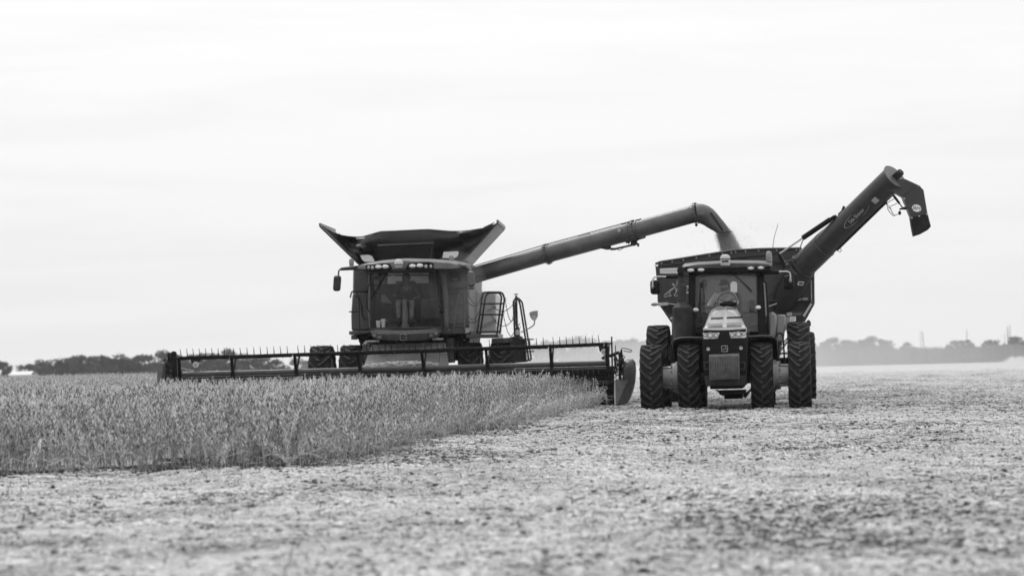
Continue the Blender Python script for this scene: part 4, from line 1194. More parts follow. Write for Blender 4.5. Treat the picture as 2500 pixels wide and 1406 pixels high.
for k in range(n_ - 2):
    px = 440 + k * 12.6; b.tube(P([(px, hy(px, 929, 899)), (px + 1, hy(px, 944, 914))], .28), [.008, .005], 4)
b.build('reel_bat', M['tube'], header)
bars = [(437, 872.2, 559, 869), (566, 869.6, 713, 864.6), (723, 864, 868, 860), (876, 859.5, 1025, 855), (1033, 855, 1182, 849.5), (1190, 849.5, 1338, 844), (1346, 843.5, 1473, 838)]
for x0, y0, x1, y1 in bars:
    b = MB(); a = L(x0, y0 + .5, 0); c = L(x1, y1 + .5, 0)
    b.bar(a, c, .075, .050); b.tube([a + V(0, .03, -.035), c + V(0, .03, -.035)], .026, 8)
    n_ = max(3, round((x1 - x0) / 15.6))
    for k in range(n_):
        t = (k + .35) / n_; p = a.lerp(c, t)
        b.tube([p, p + V(-.004, -.02, .1), p + V(-.012 + frnd(-.006, .006), -.03, .205)], [.013, .010, .006], 5)
        b.tube([p + V(.03, 0, -.03), p + V(.045, .02, -.085)], [.008, .005], 4)
    b.build('reel_bat', M['black'], header)
b = MB(); b.tube([L(425, 873.5, .05), L(1490, 838.5, .05)], .022, 8); b.build('reel_shaft', M['black'], header)
for px0, py0, px1, py1, px2 in ((437, 876, 440, 914, 434), (565, 870, 569, 911, 573), (719, 866, 724, 906, 728), (873, 860, 880, 903, 880), (1029, 856, 1035, 898, 1037), (1186, 850, 1191, 893, 1192), (1343, 844, 1347, 889, 1348), (1480, 839, 1484, 886, 1484)):
    b = MB(); b.bar(L(px0, py0, 0), L(px1 - 1, py1, .3), .07, .03, (0, 1, 0)); b.bar(L(px2 + 3, py0 + 3, .55), L(px1 + 1, py1, .36), .04, .03, (0, 1, 0)); b.bar(L(px1, py1, .3), L(px1 - 2, py1 + 22, .2), .05, .03, (0, 1, 0))
    b.cyl(L(px1 - 4.5, py1 + .5, .35), L(px1 + 4.5, py1 + .3, .35), .085, n=16); b.ell(L(px0, py0, 0), .05, .04, .04, 10, 6)
    b.build('reel_arm', M['black'], header)


def hoses(cpx, y, lo, hi, n, seed):
    r = random.Random(seed); mb = MB()
    for k in range(n):
        a = (cpx[0] + r.uniform(-1, 1) * cpx[1], r.uniform(lo, hi)); c = (cpx[0] + r.uniform(-1, 1) * cpx[1], r.uniform(lo, hi))
        m_ = ((a[0] + c[0]) / 2 + r.uniform(-7, 7), (a[1] + c[1]) / 2 + r.uniform(-6, 6)); yy = y + r.uniform(-.15, .25)
        mb.tube([L(a[0], a[1], yy), L(m_[0], m_[1], yy), L(c[0], c[1], yy + r.uniform(-.1, .1))], .013, 6)
    for k in range(n // 2):
        mb.ell(L(cpx[0] + r.uniform(-1, 1) * cpx[1], r.uniform(lo, hi), y), r.uniform(.02, .05), .05, r.uniform(.02, .06), 8, 6)
    mb.build('hydraulic_hoses', M['dark'], header)
hoses((413, 14), .2, 876, 934, 26, 1); hoses((1512, 13), .1, 858, 925, 24, 2)
b = MB(); plate(b, [(383, 887), (386, 884), (394, 884), (397, 888), (396, 936), (383, 938)], -.3, 1.5); b.build('end_shield', M['green_l'], header, .05)
b = MB(); plate(b, [(416, 862), (421, 857), (428, 858), (431, 866), (432, 932), (424, 934), (421, 890), (417, 880)], .1, .12); plate(b, [(408, 862), (415, 860), (417, 884), (410, 886)], .3, .1)
b.build('end_frame', M['black'], header, .01)
b = MB(); plate(b, [(1491.5, 822), (1495, 822), (1499, 985), (1494, 985)], -.1, .05); plate(b, [(1480, 842), (1484, 842), (1491, 940), (1486, 940)], .0, .06); b.bar(L(1478, 839.5, 0), L(1494, 838, 0), .05, .04); b.bar(L(1484, 936, 0), L(1498, 936, 0), .04, .04); plate(b, [(1501.5, 842), (1503.5, 842), (1505, 930), (1502.5, 930)], .2, .04)
plate(b, [(1510, 868), (1516, 852), (1519, 852), (1521, 880), (1517, 925), (1511, 925)], .15, .12); b.tube(rounded(P([(1517, 850), (1530, 851), (1543, 855), (1541, 859), (1522, 857)], .15), .05), .011, 6)
b.tube(P([(1494, 822), (1493, 828)], -.1), .02, 6); b.tube([L(1472, 874, .9), L(1497, 866, .4), L(1510, 860, .3)], .04, 8)
b.build('end_frame', M['black'], header, .006)
# rounded end shield (far) and pointed crop divider (near)
secs = []
for y_, k_ in ((.05, .80), (.15, .95), (.4, 1.0), (1.0, 1.02), (1.6, .98), (1.75, .9)):
    row_ = []
    for px, py in ((1520, 900), (1522, 884), (1530, 878), (1544, 877), (1550.5, 884), (1552.5, 905), (1551, 930), (1547, 950), (1541, 968), (1532, 983), (1522, 986), (1518, 950)):
        q = L(1535 + (px - 1535) * k_, 930 + (py - 930) * k_, .15); row_.append(V(q.x, y_, q.z))
    secs.append(row_)
b = MB(); b.loft(secs); b.build('end_shield', M['green'], header, 0, 60)
secs = []
for y_, pts in ((-1.0, [(1503, 990), (1507, 986), (1509, 990), (1506, 993)]), (-.55, [(1501, 955), (1520, 957), (1526, 985), (1506, 992.5)]), (-.15, [(1502, 929), (1535, 927.5), (1537.5, 975), (1503, 989)]), (.1, [(1504, 925), (1537, 924.5), (1540, 972), (1505, 986)]), (.5, [(1507, 928), (1534, 927.5), (1537, 968), (1508, 982)])):
    secs.append([L(p[0], p[1], y_) for p in pts])
b = MB(); b.loft(secs); b.build('crop_divider', M['dark'], header, .03, 25)
b = MB(); b.tube([L(1502, 990, -.95), L(1501, 956, -.56), L(1501.5, 929, -.16)], .018, 6); b.build('divider_edge', M['steel'], header)
for bx_, cx_, cy_, st in (([(465, 877), (490, 876), (489, 884), (484, 891), (480, 897), (475, 897), (470, 890), (466, 884)], 477.5, 890, [(477.5, 896), (478.5, 903), (472, 907), (438, 898)]),
                          ([(1461, 844), (1484, 842), (1485, 858), (1478, 864), (1470, 863), (1463, 856)], 1474.5, 859, [(1475, 864), (1477, 872), (1478, 886)])):
    b = MB(); plate(b, bx_, .5, .05); hl_ = b.build('marker_board', M['dark'], header, .008)
    c = L(cx_, cy_, .47); b = MB(); b.lathe([(.07, 0), (.07, .04)], 18, 'y', c); b.build('lamp_ring', M['lamp'], hl_)
    b = MB(); b.lathe([(.045, -.012), (.05, 0), (.05, .01)], 18, 'y', c); b.build('marker_lamp', M['lampd'], hl_)
    b = MB(); b.tube(rounded(P(st, .52), .06), .018, 8); b.build('arm', M['steel'], hl_)
b = MB(); plate(b, [(473, 885), (489, 884), (488, 887), (473, 888)], .49, .01); b.build('reflector', M['grey'], header)
# cut crop riding on the belt before the feeder
b = MB(); r = random.Random(5)
for k in range(420):
    u = r.random(); px = 890 + 175 * u; py = 896 - 5.5 * u - 11 * r.random() * (1 - (2 * u - 1) ** 2 * .7); q = L(px, py, .75 + r.uniform(-.15, .2)); a = r.uniform(0, 6.28); b.cur = 0 if r.random() < .6 else 1
    d = V(math.cos(a), math.sin(a) * .5, r.uniform(-.4, .5)) * r.uniform(.04, .11); b.tube([q - d, q, q + d], [.006, .009, .004], 4)
tag(b.build('cut_crop', [M['pod'], M['stem']], smooth=0), 'heap of freshly cut bean stalks riding into the feeder', 'crop', kind='stuff')
bpy.data.objects['cut_crop'].matrix_world = Matrix.Translation(CB.o) @ Matrix.Rotation(CB.a, 4, 'Z')
# drink cups left behind the windshield
for k, (px, lab, h) in enumerate(((924, 'smaller white paper cup behind the combine windshield, beside the cab corner', .16), (936, 'taller white paper cup behind the combine windshield, beside a smaller cup', .2))):
    q = L(px, 801.5, 2.66); q = Matrix.Translation(CB.o) @ Matrix.Rotation(CB.a, 4, 'Z') @ q
    b = MB(); b.lathe([(.035, 0), (.04, .01), (.055, h), (.058, h + .01), (.05, h + .03), (.01, h + .032)], 16, 'z'); o = b.build('paper_cup', M['paper'], loc=q); tag(o, lab, 'cup')
# ================================================================== the tractor
rng.seed(5)
o_ = at(1774, 1000, 55.0)
TR = Frame((o_.x, 55.0, 0), -6.1)
tr = thing('tractor', 'tractor with dual wheels on both axles, its long pale hood facing the camera', 'tractor', TR)
L = TR.L; P = TR.P

WF = make_wheel(.725, .47, 20, .44, -.02, .06)
for x in (-1.56, -.765, .765, 1.56): put_wheel(WF, (x, 0, .702), tr, frnd(0, 1))
WB = make_wheel(.95, .50, 23, .60, -.02, .065)
for x in (-1.56, -.765, .765, 1.56): put_wheel(WB, (x, 3.05, .925), tr, frnd(0, 1))

# axle, hub extensions between the duals
b = MB(); b.cyl((-1.0, 0, .70), (1.0, 0, .70), .14, n=16); b.box(-.33, .33, -.35, .5, .5, .9); b.build('front_axle', M['dark'], tr, .02)
for sx in (-1, 1):
    b = MB(); b.lathe([(.30, sx * 1.02), (.30, sx * 1.12), (.24, sx * 1.13), (.235, sx * 1.32), (.2, sx * 1.33)], 28, 'x', (0, 0, .72))
    b.lathe([(.24, sx * .99), (.33, sx * 1.0), (.33, sx * 1.06), (.29, sx * 1.07)], 28, 'x', (0, 0, .72))
    for k in range(12):
        a = 2 * PI * k / 12; b.cyl((sx * 1.10, .275 * math.cos(a), .72 + .275 * math.sin(a)), (sx * 1.16, .275 * math.cos(a), .72 + .275 * math.sin(a)), .02, n=6)
    for k in range(6):
        a = 2 * PI * k / 6; b.bar((sx * 1.12, .25 * math.cos(a), .72 + .25 * math.sin(a)), (sx * 1.31, .235 * math.cos(a), .72 + .235 * math.sin(a)), .05, .03, (1, 0, 0))
    b.build('hub_extension', M['steel'], tr)
b = MB(); b.cyl((-1.5, 3.05, .93), (1.5, 3.05, .93), .16, n=16); b.box(-.35, .35, .3, 3.6, .45, 1.05); b.build('chassis', M['black'], tr, .02)

# belly pieces seen under the nose
b = MB(); plate(b, [(1755, 953), (1822, 951), (1820, 962), (1757, 964)], -.2, .6); b.build('axle_support', M['black'], tr, .01); b = MB(); plate(b, [(1768, 963), (1812, 962), (1812, 973), (1768, 974)], 1.5, 1.2); b.build('drawbar_housing', M['black'], tr, .01)
b = MB(); plate(b, [(1812, 966), (1832, 948), (1838, 948), (1820, 972)], 3.4, .3); plate(b, [(1766, 968), (1750, 955), (1746, 951), (1752, 951), (1768, 962)], 3.4, .3); b.build('lift_arm', M['steel'], tr)

# ---- hood
CXh = 1769.5
secs = []
stations = [(-1.02, 1716.8, 1822.8, 806, 798), (-.98, 1716.2, 1823.4, 806, 793), (-.8, 1716.5, 1823, 0, 789), (-.4, 1718, 1821, 0, 780.5), (0, 1720.5, 1818.5, 0, 771.5), (.5, 1723, 1816, 0, 762.5), (1.0, 1726, 1813, 0, 754), (1.45, 1728, 1811, 0, 748.5), (1.62, 1730, 1809, 0, 747.5)]
zb = L(CXh, 806, -1.0).z - .06
for y_, xl, xr, pb, pt in stations:
    a = L(xl, 800, y_).x; c = L(xr, 800, y_).x; mid_x = (a + c) / 2; hw = (c - a) / 2; zt = L(CXh, pt, y_).z; z0 = zb if y_ < -.7 else zb - .02
    prof = [(-1, 0), (-.995, .30), (-.97, .55), (-.90, .76), (-.76, .90), (-.5, .972), (-.2, 1.0), (-.06, 1.0), (-.03, .985), (.03, .985), (.06, 1.0), (.2, 1.0), (.5, .972), (.76, .90), (.90, .76), (.97, .55), (.995, .30), (1, 0)]
    secs.append([V(mid_x + hw * u, y_, z0 + (zt - z0) * v) for u, v in prof])
b = MB(); b.loft(secs); hood = b.build('hood', M['hood'], tr, 0, 32)
HS = secs; HY = [s_[0] for s_ in stations]


def hood_at(px, py):
    """where a line of sight meets the hood's upper face"""
    for k in range(600):
        y_ = -1.02 + 2.6 * k / 600
        q = L(px, py, y_)
        for i in range(len(HY) - 1):
            if HY[i] <= y_ <= HY[i + 1]:
                t = (y_ - HY[i]) / (HY[i + 1] - HY[i]); row_ = [a.lerp(c, t) for a, c in zip(HS[i], HS[i + 1])]
                for a, c in zip(row_, row_[1:]):
                    if a.x <= q.x <= c.x and q.z <= a.z + (c.z - a.z) * (q.x - a.x) / max(1e-6, c.x - a.x): return q
    return L(px, py, 0)
def hood_patch(pts, name, mat, n=5):
    """a vent or decal lying 4 mm proud of the hood: quad given by photo corners TL TR BR BL"""
    tl, tr_, br, bl = [V(p[0], p[1], 0) for p in pts]; rows = []
    for i in range(n):
        rows.append([])
        for j in range(n):
            q = tl.lerp(tr_, j / (n - 1)).lerp(bl.lerp(br, j / (n - 1)), i / (n - 1)); h = hood_at(q.x, q.y); rows[-1].append(h + V(0, -.008, .006))
    b = MB(); b.grid(rows); return b.build(name, M[mat], hood, smooth=0)
hood_patch([(1728, 776), (1765.5, 774.5), (1765.5, 779), (1726.5, 780.5)], 'hood_vent', 'black')
hood_patch([(1774, 774), (1811.5, 772.5), (1812.5, 777), (1774, 778.5)], 'hood_vent', 'black')
hood_patch([(1728, 791), (1764, 789), (1764, 800), (1727, 801)], 'hood_screen', 'screen')
hood_patch([(1774, 788.5), (1810, 787), (1810.5, 797.5), (1774, 799.5)], 'hood_screen', 'screen')
hood_patch([(1750, 753.5), (1767, 752), (1767, 755.5), (1745, 757)], 'hood_vent', 'inside_l')
hood_patch([(1773.5, 752), (1793, 752), (1797.5, 755.5), (1773.5, 755.5)], 'hood_vent', 'inside_l')
b = MB(); b.ell(L(1778, 742.5, 1.75), .20, .12, .06, 16, 6); b.build('hood_cowl', M['black'], hood)

# ---- front grille block, lamps, badge, weights
secs = []
for y_, k_ in ((-1.04, .985), (-1.0, 1.0), (.9, 1.0)):
    row_ = []
    for px, py in ((1717, 806), (1742, 805), (1770, 804.5), (1798, 804), (1822, 803.5), (1824.5, 830), (1825, 870), (1824, 925), (1821, 940), (1770, 942), (1724, 943), (1720, 928), (1716, 870), (1715.5, 830)):
        q = L(1770 + (px - 1770) * k_, 873 + (py - 873) * k_, -1.0); row_.append(V(q.x, y_, q.z))
    secs.append(row_)
b = MB(); b.loft(secs); gr = b.build('grille', M['black'], tr, .012, 30)
b = MB(); plate(b, [(1719.5, 918), (1821, 916), (1819, 938), (1815, 940), (1727, 942), (1722, 939)], -1.10, .12); plate(b, [(1737, 924), (1805, 923), (1804, 940), (1738, 941)], -1.14, .06)
b.build('lower_bumper', M['dark'], gr, .012)
b = MB(); plate(b, [(1716.6, 800), (1742, 801.2), (1770, 801.5), (1798, 800.3), (1822.5, 798.5), (1822.8, 803), (1798, 805), (1770, 806.3), (1742, 806.3), (1716.4, 805.5)], -1.055, .06); b.build('hood_edge', M['hood'], hood, .008)
for pts, rounds in (([(1716, 813), (1757, 812), (1752.5, 826), (1746, 827), (1718, 827.5)], ((1721.5, 818, .042), (1734, 818.5, .068), (1748.5, 819, .055))),
                    ([(1780, 811.5), (1821, 809.5), (1822, 823.5), (1818, 825), (1784.5, 825.5)], ((1787.5, 817.5, .055), (1803, 816, .068), (1816, 814.5, .042)))):
    b = MB(); plate(b, pts, -1.065, .05); hl = b.build('headlight', M['lamp'], gr, .008)
    for px, py, r_ in rounds:
        c = L(px, py, -1.07); b = MB(); b.lathe([(r_, 0), (r_ * .9, -.014), (r_ * .82, -.002)], 20, 'y', c); b.build('lamp_reflector', M['lampd'], hl)
        b = MB(); b.lathe([(r_ * .5, -.006), (r_ * .4, -.018), (.005, -.02)], 14, 'y', c); b.build('bulb', M['lamp'], hl)
    for dx in ((1725.5, 1743) if pts[0][0] < 1750 else (1794.5, 1811)):
        b = MB(); plate(b, [(dx, 812), (dx + .8, 812), (dx + .8, 826), (dx, 826)], -1.072, .02); b.build('lamp_divider', M['dark'], hl)
emblem(L(1769, 851, -1.045), .135, .128, -1.045, 'emblem', gr)
for px, py in ((1729, 851.5), (1809, 849)):
    c = L(px, py, -1.045); b = MB(); b.lathe([(.042, 0), (.038, -.02), (.02, -.006)], 16, 'y', c); b.build('fog_lamp', M['lampd'], gr)
b = MB()
for px, s_ in ((1726, 1), (1812, 1)):
    for a, c in (((px - 7, 885), (px + 8, 884)), ((px - 7, 901), (px + 8, 900)), ((px - 6.5, 885), (px - 6.5, 901))): b.bar(L(a[0] if px < 1770 else 2 * 1769 + 0 - 0 - a[0] + (2 * px - 2 * 1769), a[1], -1.2), L(c[0] if px < 1770 else 2 * px - c[0], c[1], -1.2), .035, .035)
b.build('weight_bracket', M['dark'], gr, .006)
b = MB(); n_ = 18; x0 = L(1731, 895, -1.6).x; x1 = L(1805, 895, -1.6).x; wd = (x1 - x0) / n_; z1, z2, z3 = L(1768, 868, -1.6).z, L(1768, 904, -1.6).z, L(1768, 926, -1.55).z
for k in range(n_):
    x = x0 + wd * (k + .5); prof = [(-1.56, z1 + .02), (-1.60, z1 - .02), (-1.62, z2), (-1.55, z3), (-1.2, z3 + .05), (-1.15, z1), (-1.45, z1 + .035)]
    tl_ = .007 * (k - 9) / 9
    b.prism([(x - wd * .38, p[0], p[1] + tl_) for p in prof], (wd * .76, 0, 0))
b.build('front_weight', M['weight'], gr, .008)

# ---- exhaust stack and air cleaner in front of the cab corner
def stack(secs_px, y, dy, name, mat):
    mb = MB(); s_ = []
    for xl, xr, py in secs_px:
        a = L(xl, py, y); c = L(xr, py, y); m_ = (a + c) / 2; h = (c.x - a.x) / 2
        s_.append([m_ + V(h * math.cos(t), min(h, dy) * math.sin(t), 0) for t in [2 * PI * j / 24 for j in range(24)]])
    mb.loft(s_); return mb.build(name, M[mat], tr, .01, 40)
stack([(1642, 1690, 840), (1642, 1690, 826), (1643.5, 1690, 824), (1643, 1690, 761), (1642, 1690.5, 757), (1642, 1690.5, 751), (1653.5, 1676, 738), (1653.5, 1676, 697), (1655, 1671, 693.5), (1655, 1670, 672)], 1.25, .22, 'exhaust_stack', 'dark')
b = MB(); b.tube(rounded(P([(1662.5, 676), (1662.5, 664), (1661, 657)], 1.25)[:2] + [L(1661, 660, 1.05)], .06), .072, 20); ex = b.build('exhaust_tip', M['black'], tr)
b = MB(); plate(b, [(1636, 838), (1692, 836), (1692, 905), (1660, 915), (1638, 905)], .9, 1.3); b.build('tool_box', M['black'], tr, .02)
b = MB(); plate(b, [(1862, 822), (1896, 822), (1902, 860), (1905, 905), (1870, 930), (1862, 900)], .9, 1.6); b.build('fuel_tank', M['black'], tr, .05)

# ---- cab
b = MB()
b.hexa(P([(1683, 800, 1.9), (1868, 795, 1.9), (1866, 795, 3.7), (1688, 800, 3.7)], 0) + [p + V(0, 0, .08) for p in P([(1683, 800, 1.9), (1868, 795, 1.9), (1866, 795, 3.7), (1688, 800, 3.7)], 0)])
plate(b, [(1700, 812), (1850, 808), (1850, 760), (1840, 762), (1815, 770), (1725, 772), (1702, 765)], 2.02, .1)
plate(b, [(1716, 770), (1830, 768), (1832, 860), (1714, 860)], 1.9, .6)
cab = b.build('cab', M['inside'], tr, .02)
def post(pts, w, d, mat='black', nm='pillar'):
    mb = MB()
    for a, c in zip(pts, pts[1:]): mb.bar(L(*a), L(*c), w, d, (1, 0, 0))
    return mb.build(nm, M[mat], cab, .015)
post([(1690, 660, 2.05), (1689, 835, 1.85)], .12, .16)
post([(1857, 658, 2.05), (1860, 828, 1.85)], .12, .16)
post([(1700, 662, 3.7), (1700, 780, 3.75)], .08, .09); post([(1850, 660, 3.7), (1852, 780, 3.75)], .08, .09)
b = MB(); plate(b, [(1700, 764), (1850, 760), (1850, 800), (1700, 804)], 3.72, .05); b.build('rear_panel', M['inside'], cab)
b = MB(); plate(b, [(1688, 656), (1866, 653), (1866, 668), (1688, 670)], 1.98, .3); b.build('cab_header', M['black'], cab, .02)
b = MB(); plate(b, [(1703, 667), (1724, 667), (1724, 676), (1703, 677)], 2.15, .1); plate(b, [(1724, 668), (1838, 666), (1838, 671), (1724, 673)], 2.2, .1)
for i in range(5): plate(b, [(1731 + 21 * i, 669.5), (1742 + 21 * i, 669.2), (1742 + 21 * i, 670.6), (1731 + 21 * i, 671)], 2.18, .02)
b.build('sun_visor', M['inside_l'], cab, .005)
rows = [[L(1696 + (1850 - 1696) * j / 10 + (2 * (j / 10 - .5)) * (i / 6) * 2, 664 + (812 - 664) * i / 6 - 2 * j / 10, 2.0 - .14 * math.sin(PI * j / 10) - .16 * i / 6) for j in range(11)] for i in range(7)]
b = MB(); b.grid(rows); b.build('windshield', M['glass_t'], cab, smooth=60)
for xa, xb in ((1691, 1699), (1857, 1852)):
    b = MB(); b.add([L(xa, 664, 2.15), L(xb, 664, 3.65), L(xb, 790, 3.65), L(xa, 810, 2.1)], [(0, 1, 2, 3)]); b.build('side_glass', M['glass_t'], cab, smooth=0)
b = MB(); b.add([L(1702, 668, 3.72), L(1848, 666, 3.72), L(1848, 762, 3.72), L(1702, 765, 3.72)], [(0, 1, 2, 3)]); b.build('rear_glass', M['glass_t'], cab, smooth=0)
b = MB(); b.tube(P([(1784, 665), (1810, 685), (1837, 711)], 1.86), .012, 6); b.bar(L(1806, 681, 1.84), L(1838, 712, 1.82), .03, .012); b.build('wiper', M['black'], cab)
b = MB(); b.tube(rounded(P([(1772, 648), (1773, 659), (1777, 667), (1786, 668), (1792, 663)], 1.8), .1), .012, 6); b.tube(P([(1775, 663), (1776, 672), (1783, 675), (1791, 670), (1793, 663)], 1.83), .008, 6); b.build('receiver_cable', M['black'], cab)
b = MB(); b.tube(rounded(P([(1866, 688), (1870, 690), (1876, 760), (1874, 806), (1868, 807)], 1.8), .06), .02, 8); b.build('grab_handle', M['black'], cab)
b = MB(); b.tube(P([(1866, 690), (1869, 740), (1870, 770)], 1.82), .018, 8); b.build('door_strip', M['steel'], cab)
# roof
secs = []
for y_, s_, dz in ((1.55, .95, -.05), (1.65, .985, -.01), (1.85, 1.0, .0), (2.6, 1.0, .05), (3.6, .98, .04), (3.85, .94, 0)):
    row_ = []
    for px, py in ((1665, 654), (1664.5, 648), (1669, 645), (1700, 641.5), (1775, 637.5), (1850, 638), (1880, 640), (1885, 644), (1885, 650), (1870, 652), (1775, 654.5), (1690, 655.5)):
        q = L(1775 + (px - 1775) * s_, py, 1.7); row_.append(V(q.x, y_, q.z + (dz if py < 650 else 0)))
    secs.append(row_)
b = MB(); b.loft(secs); rf = b.build('cab_roof', M['tr_roof'], tr, .02, 28)
b = MB(); plate(b, [(1668, 655), (1882, 651), (1880, 660), (1860, 663), (1690, 665), (1670, 662)], 1.6, .35); b.build('lamp_housing', M['black'], rf, .02)
for px, py in ((1686.5, 659.5), (1711.5, 658.5), (1833, 654), (1857.5, 653)):
    lens(L(px, py, 1.58), .078, .042, .04, 'roof_lamp', rf)
for px, py in ((1699, 756.5), (1851, 750.5)):
    o = lens(L(px, py, 1.62), .062, .045, .04, 'work_lamp', tr)
    b = MB(); b.tube([L(px, py + 3, 1.66), L(px + (4 if px < 1775 else -4) * -1, py + 9, 1.75)], .018, 6); b.build('lamp_stalk', M['black'], o)
c = L(1771, 648, 1.5)
b = MB(); b.lathe([(.02, -.01), (.095, -.005), (.108, .02), (.112, .06), (.112, .14), (.108, .18), (.09, .215), (.05, .235), (.01, .24)], 24, 'z', c); dm = b.build('receiver_dome', M['dome'], tr)
b = MB(); b.lathe([(.114, .125), (.1145, .135), (.114, .145)], 24, 'z', c); b.box(c.x - .07, c.x + .07, c.y - .118, c.y - .09, c.z + .07, c.z + .105); b.build('seam', M['black'], dm)
c = L(1877.5, 633, 2.0); b = MB(); b.lathe([(.05, -.06), (.066, -.05), (.068, 0), (.066, .10), (.055, .15), (.03, .175), (.005, .18)], 18, 'z', c); bc = b.build('beacon', M['amber'], tr)
b = MB(); b.cyl(L(1878, 655, 2.0), c + V(0, 0, -.05), .018); b.tube(P([(1880, 657), (1885, 648), (1880, 641)], 2.0), .014, 6); b.build('beacon_post', M['black'], bc)
b = MB(); b.tube([L(1885, 645, 2.5), L(1886, 610, 2.5), L(1890, 580, 2.5), L(1900, 546, 2.5)], [.009, .007, .006, .005], 5); b.build('antenna', M['dark'], tr)
# mirrors
for ap, cyl_, mpts in (([(1626, 675.5), (1604, 675), (1595, 678), (1593, 690), (1593.5, 697)], ((1655, 675), (1625, 675.5)), [(1587, 684), (1610.5, 683.5), (1611, 718.5), (1588, 719)]),
                       ([(1902, 663), (1922, 662.5), (1929, 666), (1930, 676), (1929.5, 682)], ((1862, 666), (1902, 664.5)), [(1913, 672.5), (1937, 671), (1939.5, 706), (1912, 706.5)])):
    b = MB(); b.tube([L(*cyl_[0], 1.8), L(*cyl_[1], 1.75)], .045, 12); b.build('mirror_arm', M['black'], tr, .01)
    q = P(mpts, 1.6); ct = sum(q, V(0, 0, 0)) / 4; rp = rounded(q[-1:] + q + q[:1], .07, 4)[1:-1]
    b = MB(); b.loft([[ct + (p - ct) * s_ + V(0, dy, 0) for p in rp] for s_, dy in ((.7, -.07), (.92, -.05), (1, 0), (1, .05), (.95, .06))]); mr_ = b.build('mirror', M['black'], tr, 0, 50)
    b = MB(); b.tube(rounded(P(ap, 1.5), .06), .017, 8); b.build('mirror_bracket', M['dome'], mr_)
    b = MB(); b.ell(P([ap[-1]], 1.5)[0] + V(0, .01, -.03), .035, .05, .05); b.build('mirror_joint', M['steel'], mr_)

# fenders
for sx, cx_ in ((-1, -.765), (1, .765)):
    w0, w1 = cx_ - .30, cx_ + .30; rows = []
    for k in range(15):
        a = R(8 + 97 * k / 14); r_ = .83
        rows.append([V(x, r_ * math.cos(a) * 1.0, .74 + r_ * math.sin(a) - dz_) for x, dz_ in ((cx_ + sx * .33, .24), (cx_ + sx * .325, .10), (cx_ + sx * .29, .03), (cx_ + sx * .2, .0), (cx_, -.01), (cx_ - sx * .25, 0), (cx_ - sx * .34, .015))])
    b = MB(); b.grid(rows, (0, 0, -.02)); fd = b.build('front_fender', M['cart'], tr, .01, 50)
    xo = w0 if sx < 0 else w1
    b = MB(); b.tube([V(cx_ + q * sx, .83 * math.cos(R(105)) - .012, .745 + .83 * math.sin(R(105)) - z_) for q, z_ in ((.34, .24), (.335, .10), (.30, .03), (.2, 0), (0, -.01), (-.25, 0), (-.34, .015))], .014, 6); b.build('fender_lip', M['dark'], fd)
    b = MB(); b.bar(V(sx * .42, .1, 1.45), V(cx_, .1, 1.56), .05, .05); b.bar(V(sx * .42, .1, 1.45), V(sx * .4, .1, .9), .05, .05); b.build('fender_bracket', M['dark'], fd)
rows_l = [(1877, 764), (1882, 762), (1889, 763), (1896, 769), (1896, 790), (1893, 822), (1876, 822)]
b = MB(); plate(b, rows_l, 2.35, 1.2); b.build('rear_fender', M['fender'], tr, .04)
b = MB(); plate(b, [(1896, 768), (1918, 768), (1917, 800), (1913, 835), (1894, 835)], 2.75, .9); b.build('rear_fender', M['fender'], tr, .03)
b = MB(); plate(b, [(1640, 775), (1686, 770), (1686, 840), (1640, 840)], 2.5, 1.2); b.build('rear_fender', M['green'], tr, .03)
b = MB(); b.tube(rounded(P([(1894, 822), (1898, 813), (1909, 813), (1912, 822), (1916, 892)], 1.2), .08), .018, 8); b.build('handrail', M['black'], tr)
b = MB(); b.bar(L(1905, 856, 2.4), L(1927, 828, 2.4), .07, .05); b.bar(L(1903, 848, 2.5), L(1925, 822, 2.5), .05, .03); b.build('lift_cylinder', M['steel'], tr)
for k in range(3):
    b = MB(); z = .5 + .33 * k; b.box(1.02, 1.32, 1.6 + .1 * k, 1.9 + .1 * k, z, z + .04); b.build('step', M['dark'], tr, .006)

# inside: seat, wheel, display
b = MB(); c = L(1783, 760, 3.0); b.box(c.x - .26, c.x + .26, 2.75, 3.25, c.z - .16, c.z); b.box(c.x - .24, c.x + .24, 3.22, 3.36, c.z - .05, c.z + .42); b.box(c.x - .18, c.x + .18, 2.8, 3.2, L(0, 796, 3).z, c.z - .15); b.build('driver_seat', M['seat'], cab, .05)
cc = L(1775.5, 737, 2.45); b = MB(); b.tube([cc + V(.215 * math.cos(R(a)), .05 * math.sin(R(a)), .2 * math.sin(R(a))) for a in range(0, 361, 15)], .014, 8, False)
for a in (20, 160, 270): b.tube([cc + V(0, .02, 0), cc + V(.21 * math.cos(R(a)), .05 * math.sin(R(a)), .2 * math.sin(R(a)))], .013, 6)
b.tube([cc, cc + V(0, -.15, -.35)], .05, 10); b.build('steering_wheel', M['inside'], cab)
b = MB(); plate(b, [(1705, 690), (1717, 689), (1716, 703), (1706, 704)], 2.3, .05); b.tube(P([(1707, 676), (1708, 700), (1709, 740), (1708, 790)], 2.35), .02, 6); b.build('monitor', M['black'], cab, .005)
b = MB(); plate(b, [(1828, 734), (1834, 731), (1845, 731), (1847, 765), (1827, 766)], 3.2, .12); b.build('instructor_seat', M['seat'], cab, .04)
b = MB(); plate(b, [(1711, 747), (1742, 746), (1743, 752), (1711, 753)], 2.6, .5); b.build('armrest_console', M['inside_l'], cab, .02)
